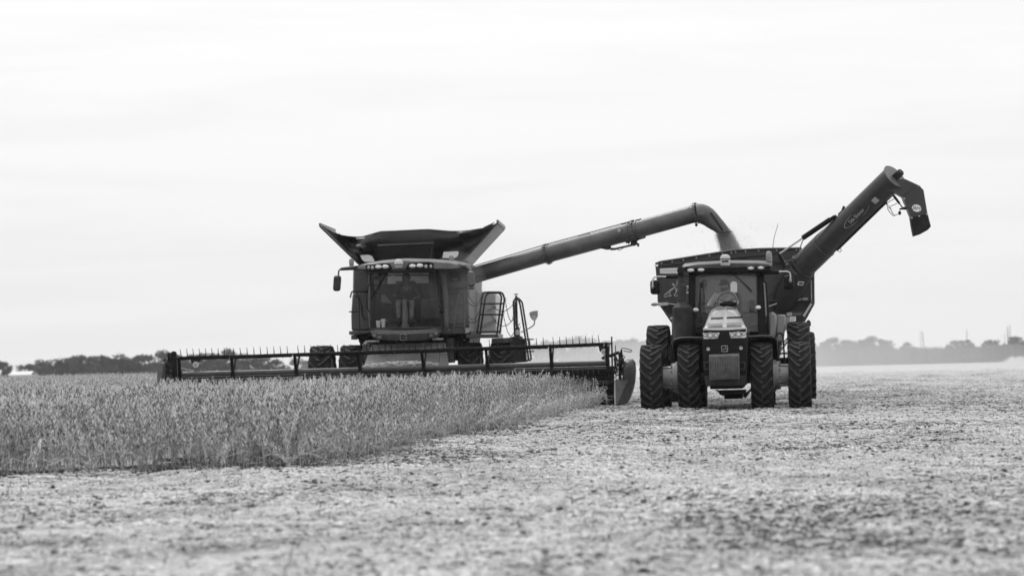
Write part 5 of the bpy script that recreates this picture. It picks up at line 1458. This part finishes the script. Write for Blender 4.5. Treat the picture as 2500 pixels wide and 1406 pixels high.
# ================================================================== the grain cart behind the tractor
rng.seed(9)
o_ = at(1795, 960, 62.0)
CT = Frame((o_.x, 62.0, 0), -4.6)
ct_ = thing('grain_cart', 'dark grain cart with its unloading auger raised, standing behind the tractor', 'grain cart', CT)
L = CT.L; P = CT.P
face = [(1606, 643), (1612, 640), (1660, 632.5), (1720, 623), (1780, 613.5), (1800, 611.5), (1860, 608.5), (1950, 607), (1962, 608), (1984, 640), (1985, 742), (1965, 783), (1940, 800), (1655, 800), (1640, 785), (1608, 738)]
b = MB(); plate(b, face, 0, .05)
body = b.build('tank_front', M['cart'], ct_, .01)
Z = lambda px, py, y=0: L(px, py, y)
b = MB(); D = 4.6
for a, c in (((1606, 643), (1608, 738)), ((1608, 738), (1655, 800)), ((1984, 640), (1985, 742)), ((1985, 742), (1940, 800)), ((1655, 800), (1940, 800))):
    pa, pc = L(*a, .06), L(*c, .06); n_ = (pc - pa).cross(V(0, 1, 0)).normalized() * .04
    b.hexa([pa, pc, pc + V(0, D, 0), pa + V(0, D, 0), pa + n_, pc + n_, pc + n_ + V(0, D, 0), pa + n_ + V(0, D, 0)])
plate(b, [(1600, 650), (1985, 640), (1985, 742), (1940, 800), (1655, 800), (1608, 738)], D + .1, .05)
b.build('tank_side', M['cart'], ct_, .01)
# upper rim board, bolts, seams
rim_u = [(1600, 644.5), (1612, 639.5), (1660, 632), (1720, 622.5), (1780, 613), (1800, 611), (1860, 608), (1950, 606.5), (1957, 606.5)]
b = MB(); b.tube(P(rim_u, -.02), .03, 8); b.build('rim_rail', M['cart'], ct_)
b = MB(); b.tube(P([(1606, 653), (1640, 647), (1700, 640), (1762, 632), (1800, 629), (1882, 622)], -.02), .02, 6); b.build('seam', M['cart_d'], body)
b = MB(); b.tube(P([(1775, 637), (1830, 628), (1905, 616)], -.02), .012, 6); b.build('seam', M['cart_d'], body)
b = MB(); plate(b, [(1606, 664), (1608, 664), (1609, 672), (1700, 671), (1700, 674), (1607, 676)], -.03, .03); b.build('face_ledge', M['cart_d'], body); b = MB(); plate(b, [(1866, 641), (1910, 640), (1910, 646), (1866, 647)], -.02, .02); b.build('face_ledge', M['cart_d'], body)
b = MB()
for k in range(16):
    t = k / 15; i = min(len(rim_u) - 2, int(t * (len(rim_u) - 1))); u = t * (len(rim_u) - 1) - i
    px = rim_u[i][0] + (rim_u[i + 1][0] - rim_u[i][0]) * u; py = rim_u[i][1] + (rim_u[i + 1][1] - rim_u[i][1]) * u + 4; b.ell(L(px, py, -.04), .016, .014, .016, 8, 6)
b.build('rim_bolt', M['dome'], ct_)
# lower face: hopper setback, ledges, gussets
b = MB(); plate(b, [(1608, 737), (1985, 733), (1985, 742), (1965, 783), (1940, 800), (1655, 800)], -.03, .03); b.build('hopper_front', M['cart_d'], ct_)
b = MB(); plate(b, [(1607, 735.5), (1986, 731.5), (1986, 734), (1607, 738)], -.10, .08); b.build('hopper_ledge', M['cart'], ct_, .005)
b = MB(); plate(b, [(1628, 766), (1966, 760), (1962, 772), (1634, 778)], -.05, .03); b.build('hopper_band', M['cart'], ct_)
b = MB(); b.bar(L(1984, 640, -.03), L(1985.5, 742, -.03), .045, .05, (1, 0, 0)); b.bar(L(1985.5, 742, -.03), L(1962, 785, -.03), .06, .05, (0, 1, 0)); b.bar(L(1606, 650, -.03), L(1608, 738, -.03), .03, .05, (1, 0, 0)); b.bar(L(1608, 738, -.03), L(1642, 788, -.03), .05, .05, (0, 1, 0)); b.build('corner_rib', M['cart'], ct_, .006)
b = MB(); b.bar(L(1980.5, 684, -.06), L(1981.5, 738, -.06), .022, .02, (1, 0, 0)); b.bar(L(1981, 741, -.06), L(1962, 772, -.06), .05, .02, (0, 1, 0)); b.build('rib_edge', M['dome'], ct_)
b = MB(); plate(b, [(1914, 668), (1924, 660), (1879, 724), (1876, 727)], -.05, .04); b.build('gusset', M['dark'], ct_)
b = MB(); b.tube(P([(1909, 686), (1900, 702), (1877, 724)], -.08), .012, 6); b.build('hydraulic_hose', M['dark'], ct_)
for c_ in (((1898, 725)), ((1899, 718))): pass
b = MB(); b.ell(L(1897, 723, -.07), .02, .02, .03, 8, 6); b.ell(L(1900, 717, -.07), .025, .02, .012, 8, 6); b.ell(L(1912, 710, -.07), .03, .02, .05, 8, 6); b.build('hose_clip', M['steel'], ct_)
# window, plates and decals on the face
b = MB(); oz = [(1791.5 + 8.3 * math.cos(R(a)), (694.5 if math.sin(R(a)) > 0 else 709) - 7.5 * math.sin(R(a))) for a in range(0, 360, 15)]
plate(b, oz, -.012, .03); b.build('sight_window', M['paper'], ct_, smooth=0)  # pane painted white for the skylight coming through the open cart
b = MB(); plate(b, [(1611, 655.5), (1664, 654), (1664, 662.5), (1611, 663.5)], -.015, .012); plate(b, [(1611, 664.8), (1664, 663.8), (1664, 667), (1611, 667.5)], -.015, .012); b.build('name_plate', M['white'], body)
b = MB(); plate(b, [(1612, 658.5), (1663, 657.5), (1663, 660), (1612, 661)], -.019, .003); b.build('plate_stripe', M['grey'], body)
# leaping whale outline, partly behind the exhaust
def outline(pl, w=.010, y=-.012):
    mb = MB(); mb.tube(P(pl, y), w, 5); return mb
wh = [(1648, 702), (1638, 706), (1631, 713), (1624, 718), (1621, 723), (1624, 725.5), (1631, 722), (1636, 723), (1639, 722.5), (1634, 717), (1638, 709), (1646, 703)]
b = outline(wh); f2 = [(1648, 702), (1641, 693), (1642, 692), (1651, 698), (1653, 694), (1653, 686), (1655, 682), (1657, 690), (1656, 700), (1651, 712), (1646, 722), (1650, 723), (1656, 720)]
b.tube(P(f2, -.012), .010, 5); b.tube(P([(1648, 702), (1651, 707), (1650, 712)], -.012), .012, 5); b.tube(P([(1627, 720), (1630, 713), (1634, 717)], -.012), .008, 5); b.build('animal_decal', M['grey'], body)
# lettering showing between exhaust and cab
vs, fs = text_verts('W', 1.0)
q = L(1679.5, 706, -.015)
b = MB(); b.add([q + V(v.x * .11, 0, v.y * .13) for v in vs], fs); b.build('lettering', M['grey'], body, smooth=0)
b = MB(); plate(b, [(1674, 698.5), (1684, 698), (1684, 700), (1674, 700.5)], -.014, .01); plate(b, [(1674, 713), (1684, 712.5), (1684, 715), (1674, 715.5)], -.014, .01); b.build('plate_stripe', M['white'], body)
# side lamps and reflectors on bent arms
for rp, lp, arm in (([(1606, 739), (1631, 738), (1631, 745.5), (1606, 747)], (1598, 743), [(1631, 741), (1650, 743), (1668, 747)]),
                    ([(1928, 731.5), (1954, 727), (1955, 733), (1929, 737.5)], (1963.5, 730.5), [(1928, 733), (1905, 738), (1876, 748)])):
    b = MB(); plate(b, rp, -.16, .03); o = b.build('side_reflector', M['grey'], ct_, .006)
    b = MB(); c = L(lp[0], lp[1], -.15); b.ell(c, .09, .03, .042, 16, 8); b.build('side_lamp', M['steel'], o)
    b = MB(); b.tube(P(arm, -.12), .012, 6); b.build('lamp_arm', M['dome'], o)
for pts, mt_ in (([(1921, 763.5), (1933.5, 763), (1933.5, 770), (1921, 770.5)], 'dome'), ([(1934, 765), (1957, 763.5), (1957, 768), (1934, 769)], 'tube'), ([(1928.5, 773), (1943, 772.5), (1943, 784.5), (1928.5, 785)], 'white'), ([(1916, 774), (1927.5, 773.5), (1927.5, 808), (1916, 808)], 'grey'), ([(1636, 774), (1648, 773.5), (1648, 779), (1636, 779.5)], 'grey'), ([(1915, 793), (1924, 792.5), (1924, 799), (1915, 799)], 'white')):
    b = MB(); plate(b, pts, -.07, .012); b.build('safety_decal', M[mt_], ct_)
b = MB()
for k in range(4): plate(b, [(1930, 775 + 2.4 * k), (1941, 774.6 + 2.4 * k), (1941, 775.4 + 2.4 * k), (1930, 775.8 + 2.4 * k)], -.073, .003)
for k in range(9): plate(b, [(1917, 776 + 3.4 * k), (1926, 775.8 + 3.4 * k), (1926, 777 + 3.4 * k), (1917, 777.2 + 3.4 * k)], -.073, .003)
plate(b, [(1922, 766.3), (1933, 766), (1933, 767.2), (1922, 767.5)], -.073, .003)
b.build('decal_line', M['dark'], ct_)
# undercarriage
b = MB(); plate(b, [(1680, 800), (1915, 797), (1905, 870), (1690, 872)], 1.6, 1.6); b.cyl(L(1640, 905, 2.2), L(1970, 900, 2.2), .1); b.bar(V(.0, -2.9, .55), V(0, 1.7, .75), .22, .2); b.build('undercarriage', M['cart_d'], ct_, .02)
WT = make_wheel(.86, .62, 20, .42, -.05, .05)
for px in (1655, 1959): q = L(px, 900, 2.25); put_wheel(WT, (q.x, 2.25, .85), ct_, frnd(0, 1))
b = MB(); b.ell(L(1974, 790, 1.0), .06, .06, .09); b.build('marker_lamp', M['dark'], ct_)

# ---- unloading auger
A0 = L(1964, 647, -.32); A1 = L(2184, 432.5, -2.05); ax = (A1 - A0).normalized(); LN = (A1 - A0).length
uu = ax.cross(V(0, 1, 0)).normalized(); vv = uu.cross(ax).normalized()
if vv.y > 0: vv = -vv                                   # vv: the side of the tube that faces the camera
uu = vv.cross(ax)
RA = .288
b = MB(); b.tube([A0 - ax * .05, A0 + ax * .75], RA + .012, 40); b.tube([A0 + ax * .75, A1], RA, 40)
au = b.build('auger_tube', M['cart'], ct_, 0, 40)
b = MB(); b.tube([A0 - ax * .06, A0 - ax * .02], RA + .05, 40); b.build('hinge_flange', M['cart'], au, .008)
q0 = L(1950, 668, -.3); q1 = L(1968, 674, -.3)
b = MB(); b.tube([A0 - ax * .04, A0 - ax * .10 + V(-.01, 0, -.1), L(1938, 694, -.2), L(1915, 735, .1), L(1890, 790, .4)], [RA, RA * 1.0, RA * 1.05, RA * 1.05, RA], 32); b.build('lower_auger', M['cart_d'], ct_)
b = MB(); b.cyl(A1, A1 + ax * .02, RA + .035, n=40); cap = b.build('end_disc', M['tube'], au, .004)
b = MB(); c = A1 + ax * .02 - uu * .02; b.bar(c, c + ax * .16, .17, .17, tuple(uu)); b.cyl(c + ax * .16, c + ax * .2, .075, n=18)
for k in range(6): a = R(60 * k); b.cyl(c + ax * .16 + (uu * math.cos(a) + vv * math.sin(a)) * .055, c + ax * .215 + (uu * math.cos(a) + vv * math.sin(a)) * .055, .012, n=6)
b.build('end_bearing', M['dark'], cap, .006)
b = MB(); t0 = A0 + ax * .1 - uu * RA; b.tube([A0 + ax * 1.1 + (vv * .35 - uu * .94) * (RA + .03), A0 + ax * (LN - .55) + (vv * .35 - uu * .94) * (RA + .03)], .028, 8)
tst = (vv * .35 - uu * .94)
sg = 1 if (L(2100, 600, -1) - L(2050, 520, -1)).dot(uu) > 0 else -1      # +1 when uu points to the lower edge of the tube
b = MB(); lo = uu * sg
b.tube([A0 + ax * .95 + (lo * .93 + vv * .3) * (RA + .02), A0 + ax * (LN - .55) + (lo * .93 + vv * .3) * (RA + .02)], .026, 8); b.build('hose_line', M['cart_d'], au)
b = MB(); b.tube([A0 + ax * .74 + (uu * math.cos(R(a)) + vv * math.sin(R(a))) * (RA + .014) for a in range(0, 361, 12)], .007, 6, False); b.build('weld_seam', M['tube'], au)
b = MB(); c = A0 + ax * .95 + lo * (RA + .04); b.tube(arc(c, .04, 0, 360, 12), .01, 6, False); b.build('tie_ring', M['steel'], au)
# base wrap plate and lift cylinder
b = MB(); rows = []
for i in range(6):
    t = i / 5; rows.append([A0 + ax * (.05 + t * 1.05) + (uu * math.cos(R(a)) + vv * math.sin(R(a))) * (RA + .02) for a in [(-sg * 180 if False else 0) + k for k in ()]])
def on_tube(al, ang, r=RA + .012):
    """ang: degrees from the upper edge of the tube towards the camera side"""
    return A0 + ax * al + (-lo * math.cos(R(ang)) + vv * math.sin(R(ang))) * r
b = MB(); b.grid([[on_tube(.05 + (1.0 - ang / 80) * t, ang - 25, RA + .022) for ang in range(0, 71, 10)] for t in [k / 6 for k in range(7)]], tuple(vv * -.01)); b.build('hinge_plate', M['cart'], au, smooth=60)
pv = L(1904, 619, -.5); br = L(1981, 584, -.8); en = L(2028, 539.5, -1.05)
b = MB(); b.tube([L(1960, 581, -.8).lerp(pv, .0), pv], .022, 10); b.build('cylinder_rod', M['dome'], ct_)
b = MB(); b.tube([L(1960, 581, -.8), L(2027, 536, -1.1)], .062, 16); b.tube([L(2027, 536, -1.1), L(2042, 528, -1.15)], .045, 10); b.bar(L(2023, 540, -1.1), L(2038, 528, -1.15), .12, .06); b.build('lift_cylinder', M['black'], ct_, .006)
b = MB(); b.prism(P([(1899, 618), (1905, 616), (1915, 636), (1921, 646), (1913, 655), (1906, 642), (1901, 630)], -.45), (0, .06, 0)); b.build('pivot_bracket', M['black'], ct_, .006)
b = MB(); b.bar(L(1907, 621, -.5), L(1917, 639, -.5), .025, .025); b.bar(L(1917, 639, -.5), L(1940, 631, -.55), .05, .03, (0, 1, 0)); b.ell(L(1917.5, 640, -.52), .035, .035, .035, 10, 6); b.ell(L(1939.5, 632, -.57), .035, .035, .035, 10, 6); b.tube(P([(1961, 585), (1955, 600), (1951, 613)], -.75), .014, 6); b.build('pivot_link', M['tube'], ct_)
b = MB(); b.prism(P([(1918, 650), (1925, 643), (1931, 651), (1947, 668), (1944, 674), (1925, 660), (1917, 664)], -.56), (0, .08, 0)); b.ell(L(1922.5, 648, -.58), .06, .06, .06, 12, 8); b.build('hinge_bracket', M['cart'], ct_, .008)
b = MB(); b.bar(L(2057, 513, -1.2), L(2061, 504, -1.2), .09, .06); b.bar(L(2046, 524, -1.2), L(2058, 512, -1.2), .03, .03); b.build('transport_stop', M['dark'], au)
# lettering on the tube: "Side Shooter" in a swoosh, a square decal beside it
def tube_text(body_, al, ang0, size, mat, sx=1.0, name='lettering'):
    vs, fs = text_verts(body_, size); mb = MB()
    mb.add([on_tube(al + v.x * sx, ang0 - math.degrees(v.y / RA), RA + .006) for v in vs], fs); return mb.build(name, M[mat], au, smooth=0)
tube_text('Side Shooter', 2.05, 96, .125, 'dome', .78)
b = MB()
def swoosh(a0, a1, rx, ry, w0, w1):
    pts = []; n = 26
    for k in range(n + 1):
        a = R(a0 + (a1 - a0) * k / n); t = k / n; w = w0 + (w1 - w0) * math.sin(PI * t)
        pts.append([on_tube(2.05 + (rx + s_ * w) * math.cos(a), 96 - math.degrees((ry + s_ * w) * math.sin(a) / RA), RA + .006) for s_ in (-1, 1)])
    b.grid(pts)
swoosh(100, 262, .43, .105, .002, .008); swoosh(-80, -10, .43, .105, .001, .004); b.build('lettering_swoosh', M['grey'], au, smooth=0)
b = MB(); b.grid([[on_tube(2.60 + i * .035, 92 + j * 9, RA + .006) for j in range(4)] for i in range(5)]); b.build('square_decal', M['grey'], au, smooth=0)
b = MB(); plate(b, [(1949, 687), (1963.5, 688), (1960.5, 697), (1946.5, 695.5)], -.72, .01); sd_ = b.build('safety_decal', M['dome'], ct_)
b = MB(); plate(b, [(1951, 689), (1961.5, 690), (1960, 694.8), (1949.5, 694)], -.725, .003); b.build('decal_line', M['dark'], sd_)
# discharge hood and rubber spout
yb = A1.y - .12
b = MB(); b.prism(P([(2166, 464), (2192, 438), (2210, 437), (2245, 453.5), (2204, 481), (2190, 473)], yb), (0, .42, 0)); hd2 = b.build('discharge_hood', M['cart'], au, .01)
b = MB(); b.prism(P([(2204, 481), (2245, 453.5), (2255, 464.5), (2264.8, 523), (2225, 533)], yb - .06), (0, .50, 0)); b.build('discharge_hood', M['cart'], au, .01)
b = MB(); b.loft([P([(2223.5, 531), (2265, 521.5)], yb - .07) + [p + V(0, .5, 0) for p in P([(2265, 521.5), (2223.5, 531)], yb - .07)], P([(2226, 545), (2269, 540)], yb - .10) + [p + V(0, .5, 0) for p in P([(2269, 540), (2226, 545)], yb - .05)],
                  P([(2231.5, 575), (2251, 569), ], yb - .03) + [p + V(0, .42, 0) for p in P([(2273, 552), (2231.5, 575)], yb - .05)]]); 
b = MB(); b.prism(P([(2223.5, 531), (2265, 521.5), (2269, 538), (2273, 553), (2266, 561), (2250, 570), (2231.5, 576), (2227, 553)], yb - .08), (0, .50, 0)); b.build('rubber_spout', M['rubber'], au, .012)
b = MB()
for px, py in ((2207.5, 485.5), (2226, 532), (2244, 528), (2262.5, 523.5), (2245, 454)): b.ell(L(px, py, yb - .08), .018, .014, .018, 8, 6)
b.build('hood_bolt', M['dome'], au)
b = MB(); c = L(2237.8, 508.5, yb - .066); tl = R(-17)
b.add([c] + [c + V(.108 * math.cos(R(a)) * math.cos(tl) - .082 * math.sin(R(a)) * math.sin(tl), 0, .108 * math.cos(R(a)) * math.sin(tl) + .082 * math.sin(R(a)) * math.cos(tl)) for a in range(0, 360, 15)], [(0, 1 + k, 1 + (k + 1) % 24) for k in range(24)])
lg = b.build('maker_badge', M['white'], hd2, smooth=0)
vs, fs = text_verts('J&M', .115); b = MB(); c2 = c + V(0, -.004, 0)
b.add([c2 + V(v.x * .95 * math.cos(tl) - v.y * math.sin(tl), 0, v.x * .95 * math.sin(tl) + v.y * math.cos(tl)) for v in vs], fs); b.build('badge_lettering', M['black'], lg, smooth=0)
# spout cylinder and hoses under the hood
b = MB(); b.tube(P([(2181, 477), (2196, 497)], yb + .1), .03, 10); b.tube(P([(2196, 497), (2204, 508)], yb + .1), .014, 8); b.ell(L(2208, 509, yb + .1), .06, .04, .035, 10, 6); b.ell(L(2196.5, 520, yb + .1), .035, .03, .05, 10, 6)
b.bar(L(2196, 511, yb + .1), L(2212, 508, yb + .1), .05, .04)
for pl in ([(2163, 496), (2172, 505), (2190, 497)], [(2186, 484), (2172, 492), (2165, 497)], [(2172, 506), (2178, 518), (2184, 527), (2194, 522)], [(2166, 508), (2172, 518), (2181, 527), (2186, 525)], [(2163, 495), (2167, 506), (2176, 510)]): b.tube(P(pl, yb + .15), .009, 6)
b.build('spout_linkage', M['black'], ct_)

# ---- grain pouring from the combine's spout into the cart
r = random.Random(8); gp = []
gmeshes = []
for i in range(2):
    mb = MB()
    for k in range(44): mb.ell((r.gauss(0, .035), r.gauss(0, .035), r.gauss(0, .06)), .0055, .005, .006, 5, 3)
    gmeshes.append(mb.mesh('beans_%d' % i, M['grain'], 0))
top_a = at(1752, 568, 64.3); top_b = at(1783, 568, 64.3); bot_a = at(1770, 622, 64.3); bot_b = at(1812, 622, 64.3)
for k in range(1500):
    t = r.random() * 1.06 - .02; a = top_a.lerp(bot_a, t); c = top_b.lerp(bot_b, t); m_ = (a + c) / 2; hw = (c.x - a.x) / 2 * (.94 + .15 * t)
    an = r.uniform(0, 6.28); q = math.sqrt(r.random()) * .93
    gp.append((m_.x + math.cos(an) * q * hw - .05 * t * (1 - t), m_.y + math.sin(an) * q * .16, m_.z, r.uniform(0, 6), r.uniform(0, 6), r.uniform(0, 6), r.uniform(.8, 1.2), r.randrange(2)))
scatter('grain_stream', gmeshes, gp, 'stream of soybeans pouring from the spout into the cart', 'grain')

# chaff blown about by the header and the falling grain
cm_ = []
for i in range(3):
    mb = MB()
    for k in range(2): mb.tube([V(0, 0, 0), V(.008 + .006 * i, .004, .003), V(.02 + .008 * i, .002, -.004)], [.0016, .0032, .0014], 4)
    cm_.append(mb.mesh('chaff_%d' % i, M['straw' if i else 'straw_d'], 0))
cp = []
for k in range(420):
    if k < 300: q = at(r.uniform(880, 1560), 860 - abs(r.gauss(0, 70)) + 30 * r.random(), r.uniform(59.5, 63))
    else: q = at(r.gauss(1790, 45), 590 + r.gauss(0, 40), 64.3 + r.gauss(0, .4))
    cp.append((q.x, q.y, q.z, r.uniform(0, 6), r.uniform(0, 6), r.uniform(0, 6), r.uniform(.6, 1.5), r.randrange(3)))
scatter('chaff', cm_, cp, 'specks of chaff flying over the header and around the falling grain', 'chaff')
# ================================================================== the two drivers
def skinned(name, chains, mat, parent=None, sub=2):
    """one continuous body grown over a skeleton: chains of (point, radius); first point of a chain may name an existing joint"""
    vs, rs, es, idx = [], [], [], {}
    for ch in chains:
        prev = None
        for nm, p, r_ in ch:
            if nm in idx and p is None: i = idx[nm]
            else:
                i = len(vs); vs.append(tuple(p)); rs.append(r_ if isinstance(r_, tuple) else (r_, r_))
                if nm: idx[nm] = i
            if prev is not None: es.append((prev, i))
            prev = i
    me = bpy.data.meshes.new(name); me.from_pydata(vs, es, []); me.materials.append(M[mat])
    o = bpy.data.objects.new(name, me); COL.objects.link(o)
    sk = o.modifiers.new('skin', 'SKIN'); sk.use_smooth_shade = True
    if not me.skin_vertices: raise RuntimeError('no skin layer')
    for i, d in enumerate(me.skin_vertices[0].data): d.radius = rs[i]; d.use_root = (i == 0)
    sb = o.modifiers.new('smooth', 'SUBSURF'); sb.levels = sub; sb.render_levels = sub
    if parent is not None: o.parent = parent
    return o


def seated(name, label, org, rz, look, shirt, trousers, hands, beard, cap_dark, skin='skin'):
    """org: hip point; +y of the figure is backwards, so it faces -y"""
    root = thing(name, label, 'person', loc=org, rz=rz)
    H = V(0, -.02, .62); nk = V(0, -.03, .50)
    hx, hy = math.sin(look), -math.cos(look)                 # facing direction in the ground plane
    def hand(side, w, d):
        out_ = []; w = V(w); d = V(d).normalized(); s_ = d.cross(V(0, 0, 1)).normalized() * side
        for k, (off, ln) in enumerate(((-.03, .075), (-.01, .085), (.012, .08), (.032, .062))):
            b0 = w + d * .09 + s_ * off
            out_.append([('palm%d' % side, None, 0), (None, b0, .010), (None, b0 + d * ln * .5 + V(0, 0, -.008), .009), (None, b0 + d * ln * .8 + V(0, 0, -.03), .008)])
        t0 = w + d * .03 - s_ * .04
        out_.append([('palm%d' % side, None, 0), (None, t0, .012), (None, t0 + d * .05 - s_ * .012 + V(0, 0, -.01), .009)])
        return out_
    def arm(side):
        sh = V(side * .19, 0, .43); w = V(hands[side]); el = (sh + w) / 2 + V(side * .10, .03, -.12)
        d = (w - el).normalized()
        return sh, el, w, d
    body = [[('pelvis', V(0, 0, .0), (.15, .11)), ('waist', V(0, .01, .16), (.14, .10)), ('chest', V(0, .01, .34), (.165, .115)), ('neck', nk, .058), ('jaw', V(hx * .02, hy * .02 - .01, .56), (.062, .07)), ('head', V(hx * .005, -.015 + hy * .005, .64), (.074, .09)), ('crown', V(0, -.01, .70), (.06, .07))]]
    for s_ in (-1, 1):
        sh, el, w, d = arm(s_)
        body.append([('chest', None, 0), (None, sh, .06), (None, el, .045), ('wrist%d' % s_, w, .028), ('palm%d' % s_, w + d * .06, (.036, .018))])
        body += hand(s_, w, d)
        kn = V(s_ * .17, -.46, .06); an = V(s_ * .15, -.48, -.38)
        body.append([('pelvis', None, 0), (None, V(s_ * .1, -.05, -.01), .085), (None, kn, .062), (None, an, .042), (None, an + V(0, -.06, -.05), .04), (None, an + V(0, -.17, -.06), .03)])
    bd = skinned('body', body, skin, root)
    cl = [[('pelvis', V(0, 0, .03), (.165, .125)), ('waist', V(0, .01, .16), (.16, .12)), ('chest', V(0, .01, .35), (.185, .135)), (None, V(0, -.005, .455), (.085, .075))]]
    for s_ in (-1, 1):
        sh, el, w, d = arm(s_); long_ = shirt == 'shirt_l'
        cl.append([('chest', None, 0), (None, sh, .078), (None, el, .058)] + ([(None, w - d * .03, .042)] if long_ else [(None, el + d * .03, .056)]))
    skinned('shirt', cl, shirt, root)
    tr_ = [[('p', V(0, .0, -.01), (.17, .125)), (None, V(0, 0, .05), (.16, .12))]]
    for s_ in (-1, 1):
        tr_.append([('p', None, 0), (None, V(s_ * .1, -.05, -.01), .1), (None, V(s_ * .17, -.46, .06), .078), (None, V(s_ * .155, -.48, -.2), .066), (None, V(s_ * .15, -.48, -.36), .062)])
    skinned('trousers', tr_, trousers, root)
    for s_ in (-1, 1):
        b = MB(); a = V(s_ * .15, -.48, -.42); b.loft([[a + V(x * w, y, z) for x, z in ((-1, 0), (1, 0), (.9, h), (-.9, h))] for y, w, h in ((.06, .035, .08), (-.03, .045, .09), (-.12, .05, .06), (-.2, .035, .04))]); b.build('shoe', M['hair'], root, .01)
    f = V(hx, hy, 0); s2 = V(-hy, hx, 0); hc = V(0, -.015, .645)
    b = MB(); secs = []
    for r_, z in ((.098, .645), (.104, .665), (.102, .70), (.088, .738), (.05, .758), (.01, .762)):
        secs.append([hc + f * (r_ * 1.12 * math.cos(R(a))) + s2 * (r_ * .95 * math.sin(R(a))) + V(0, 0, z - .645 + .015) for a in range(0, 360, 20)])
    b.loft(secs)
    b.grid([[hc + f * (.09 + .085 * t * math.cos(R(a)) ** .5) + s2 * (.085 * math.sin(R(a))) + V(0, 0, .03 - .03 * t) for a in range(-80, 81, 20)] for t in (0, .5, 1)], (0, 0, .008))
    b.build('cap', M[cap_dark], root, smooth=60)
    b = MB(); b.loft([[hc + f * x + s2 * y + V(0, 0, z) for x, y, z in ((.085, -.014, .01), (.085, .014, .01), (.118, .012, -.035), (.118, -.012, -.035))], [hc + f * x + s2 * y + V(0, 0, z) for x, y, z in ((.075, -.01, -.05), (.075, .01, -.05), (.085, .012, -.045), (.085, -.012, -.045))]]); b.build('nose', M[skin], root, .003)
    for s_ in (-1, 1):
        b = MB(); b.ell(hc + f * .082 + s2 * (.034 * s_) + V(0, 0, -.004), .014, .014, .009, 8, 6); b.build('eye', M['hair'], root)
        b = MB(); b.ell(hc - f * .005 + s2 * (.088 * s_) + V(0, 0, -.02), .014, .02, .03, 8, 6); b.build('ear', M[skin], root)
    b = MB(); b.ell(hc + f * .09 + V(0, 0, -.078), .02, .02, .006, 8, 6); b.build('mouth', M['hair' if beard else skin], root)
    if beard:
        b = MB(); rows = [[hc + f * (.092 * math.cos(R(a)) * (1 - .12 * t)) + s2 * (.084 * math.sin(R(a)) * (1 - .25 * t)) + V(0, 0, -.055 - .075 * t) for a in range(-85, 86, 17)] for t in (0, .35, .7, 1)]
        b.grid(rows, tuple(V(0, 0, -.006))); b.build('beard', M['hair'], root, smooth=60)
    b = MB(); b.loft([[hc - f * .02 + (f * (.1 * math.cos(R(a))) + s2 * (.09 * math.sin(R(a)))) * k_ + V(0, 0, z) for a in range(90, 271, 20)] for k_, z in ((.95, -.06), (1.02, -.01), (1.02, .03))], caps=False, closed=False); b.build('hair', M['hair'], root, smooth=60)
    return root


def to_world(fr, p): return Matrix.Translation(fr.o) @ Matrix.Rotation(fr.a, 4, 'Z') @ p


hd_ = CB.L(992, 680, 3.3)
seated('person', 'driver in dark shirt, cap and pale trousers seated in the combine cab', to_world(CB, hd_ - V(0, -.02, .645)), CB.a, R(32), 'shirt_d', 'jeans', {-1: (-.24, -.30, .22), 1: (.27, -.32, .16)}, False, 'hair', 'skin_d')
hd_ = TR.L(1766, 697, 2.95)
seated('person', 'bearded driver in cap and light long-sleeved shirt at the tractor wheel', to_world(TR, hd_ - V(0, -.02, .645)) + Vector((.02, 0, 0)), TR.a, R(-38), 'shirt_l', 'jeans', {-1: (-.30, -.38, .20), 1: (.16, -.36, .27)}, True, 'cap')
# ------------------------------------------------------------------ render settings
S.view_settings.view_transform = 'Standard'; S.view_settings.look = 'None'; S.view_settings.exposure = 0.0; S.view_settings.gamma = 1.0
S.view_settings.use_curve_mapping = False
cy = S.cycles
cy.max_bounces = 8; cy.transparent_max_bounces = 16; cy.volume_bounces = 2; cy.diffuse_bounces = 3; cy.glossy_bounces = 3
cy.use_adaptive_sampling = True; cy.adaptive_threshold = .008; cy.use_denoising = True
cy.sample_clamp_indirect = 6
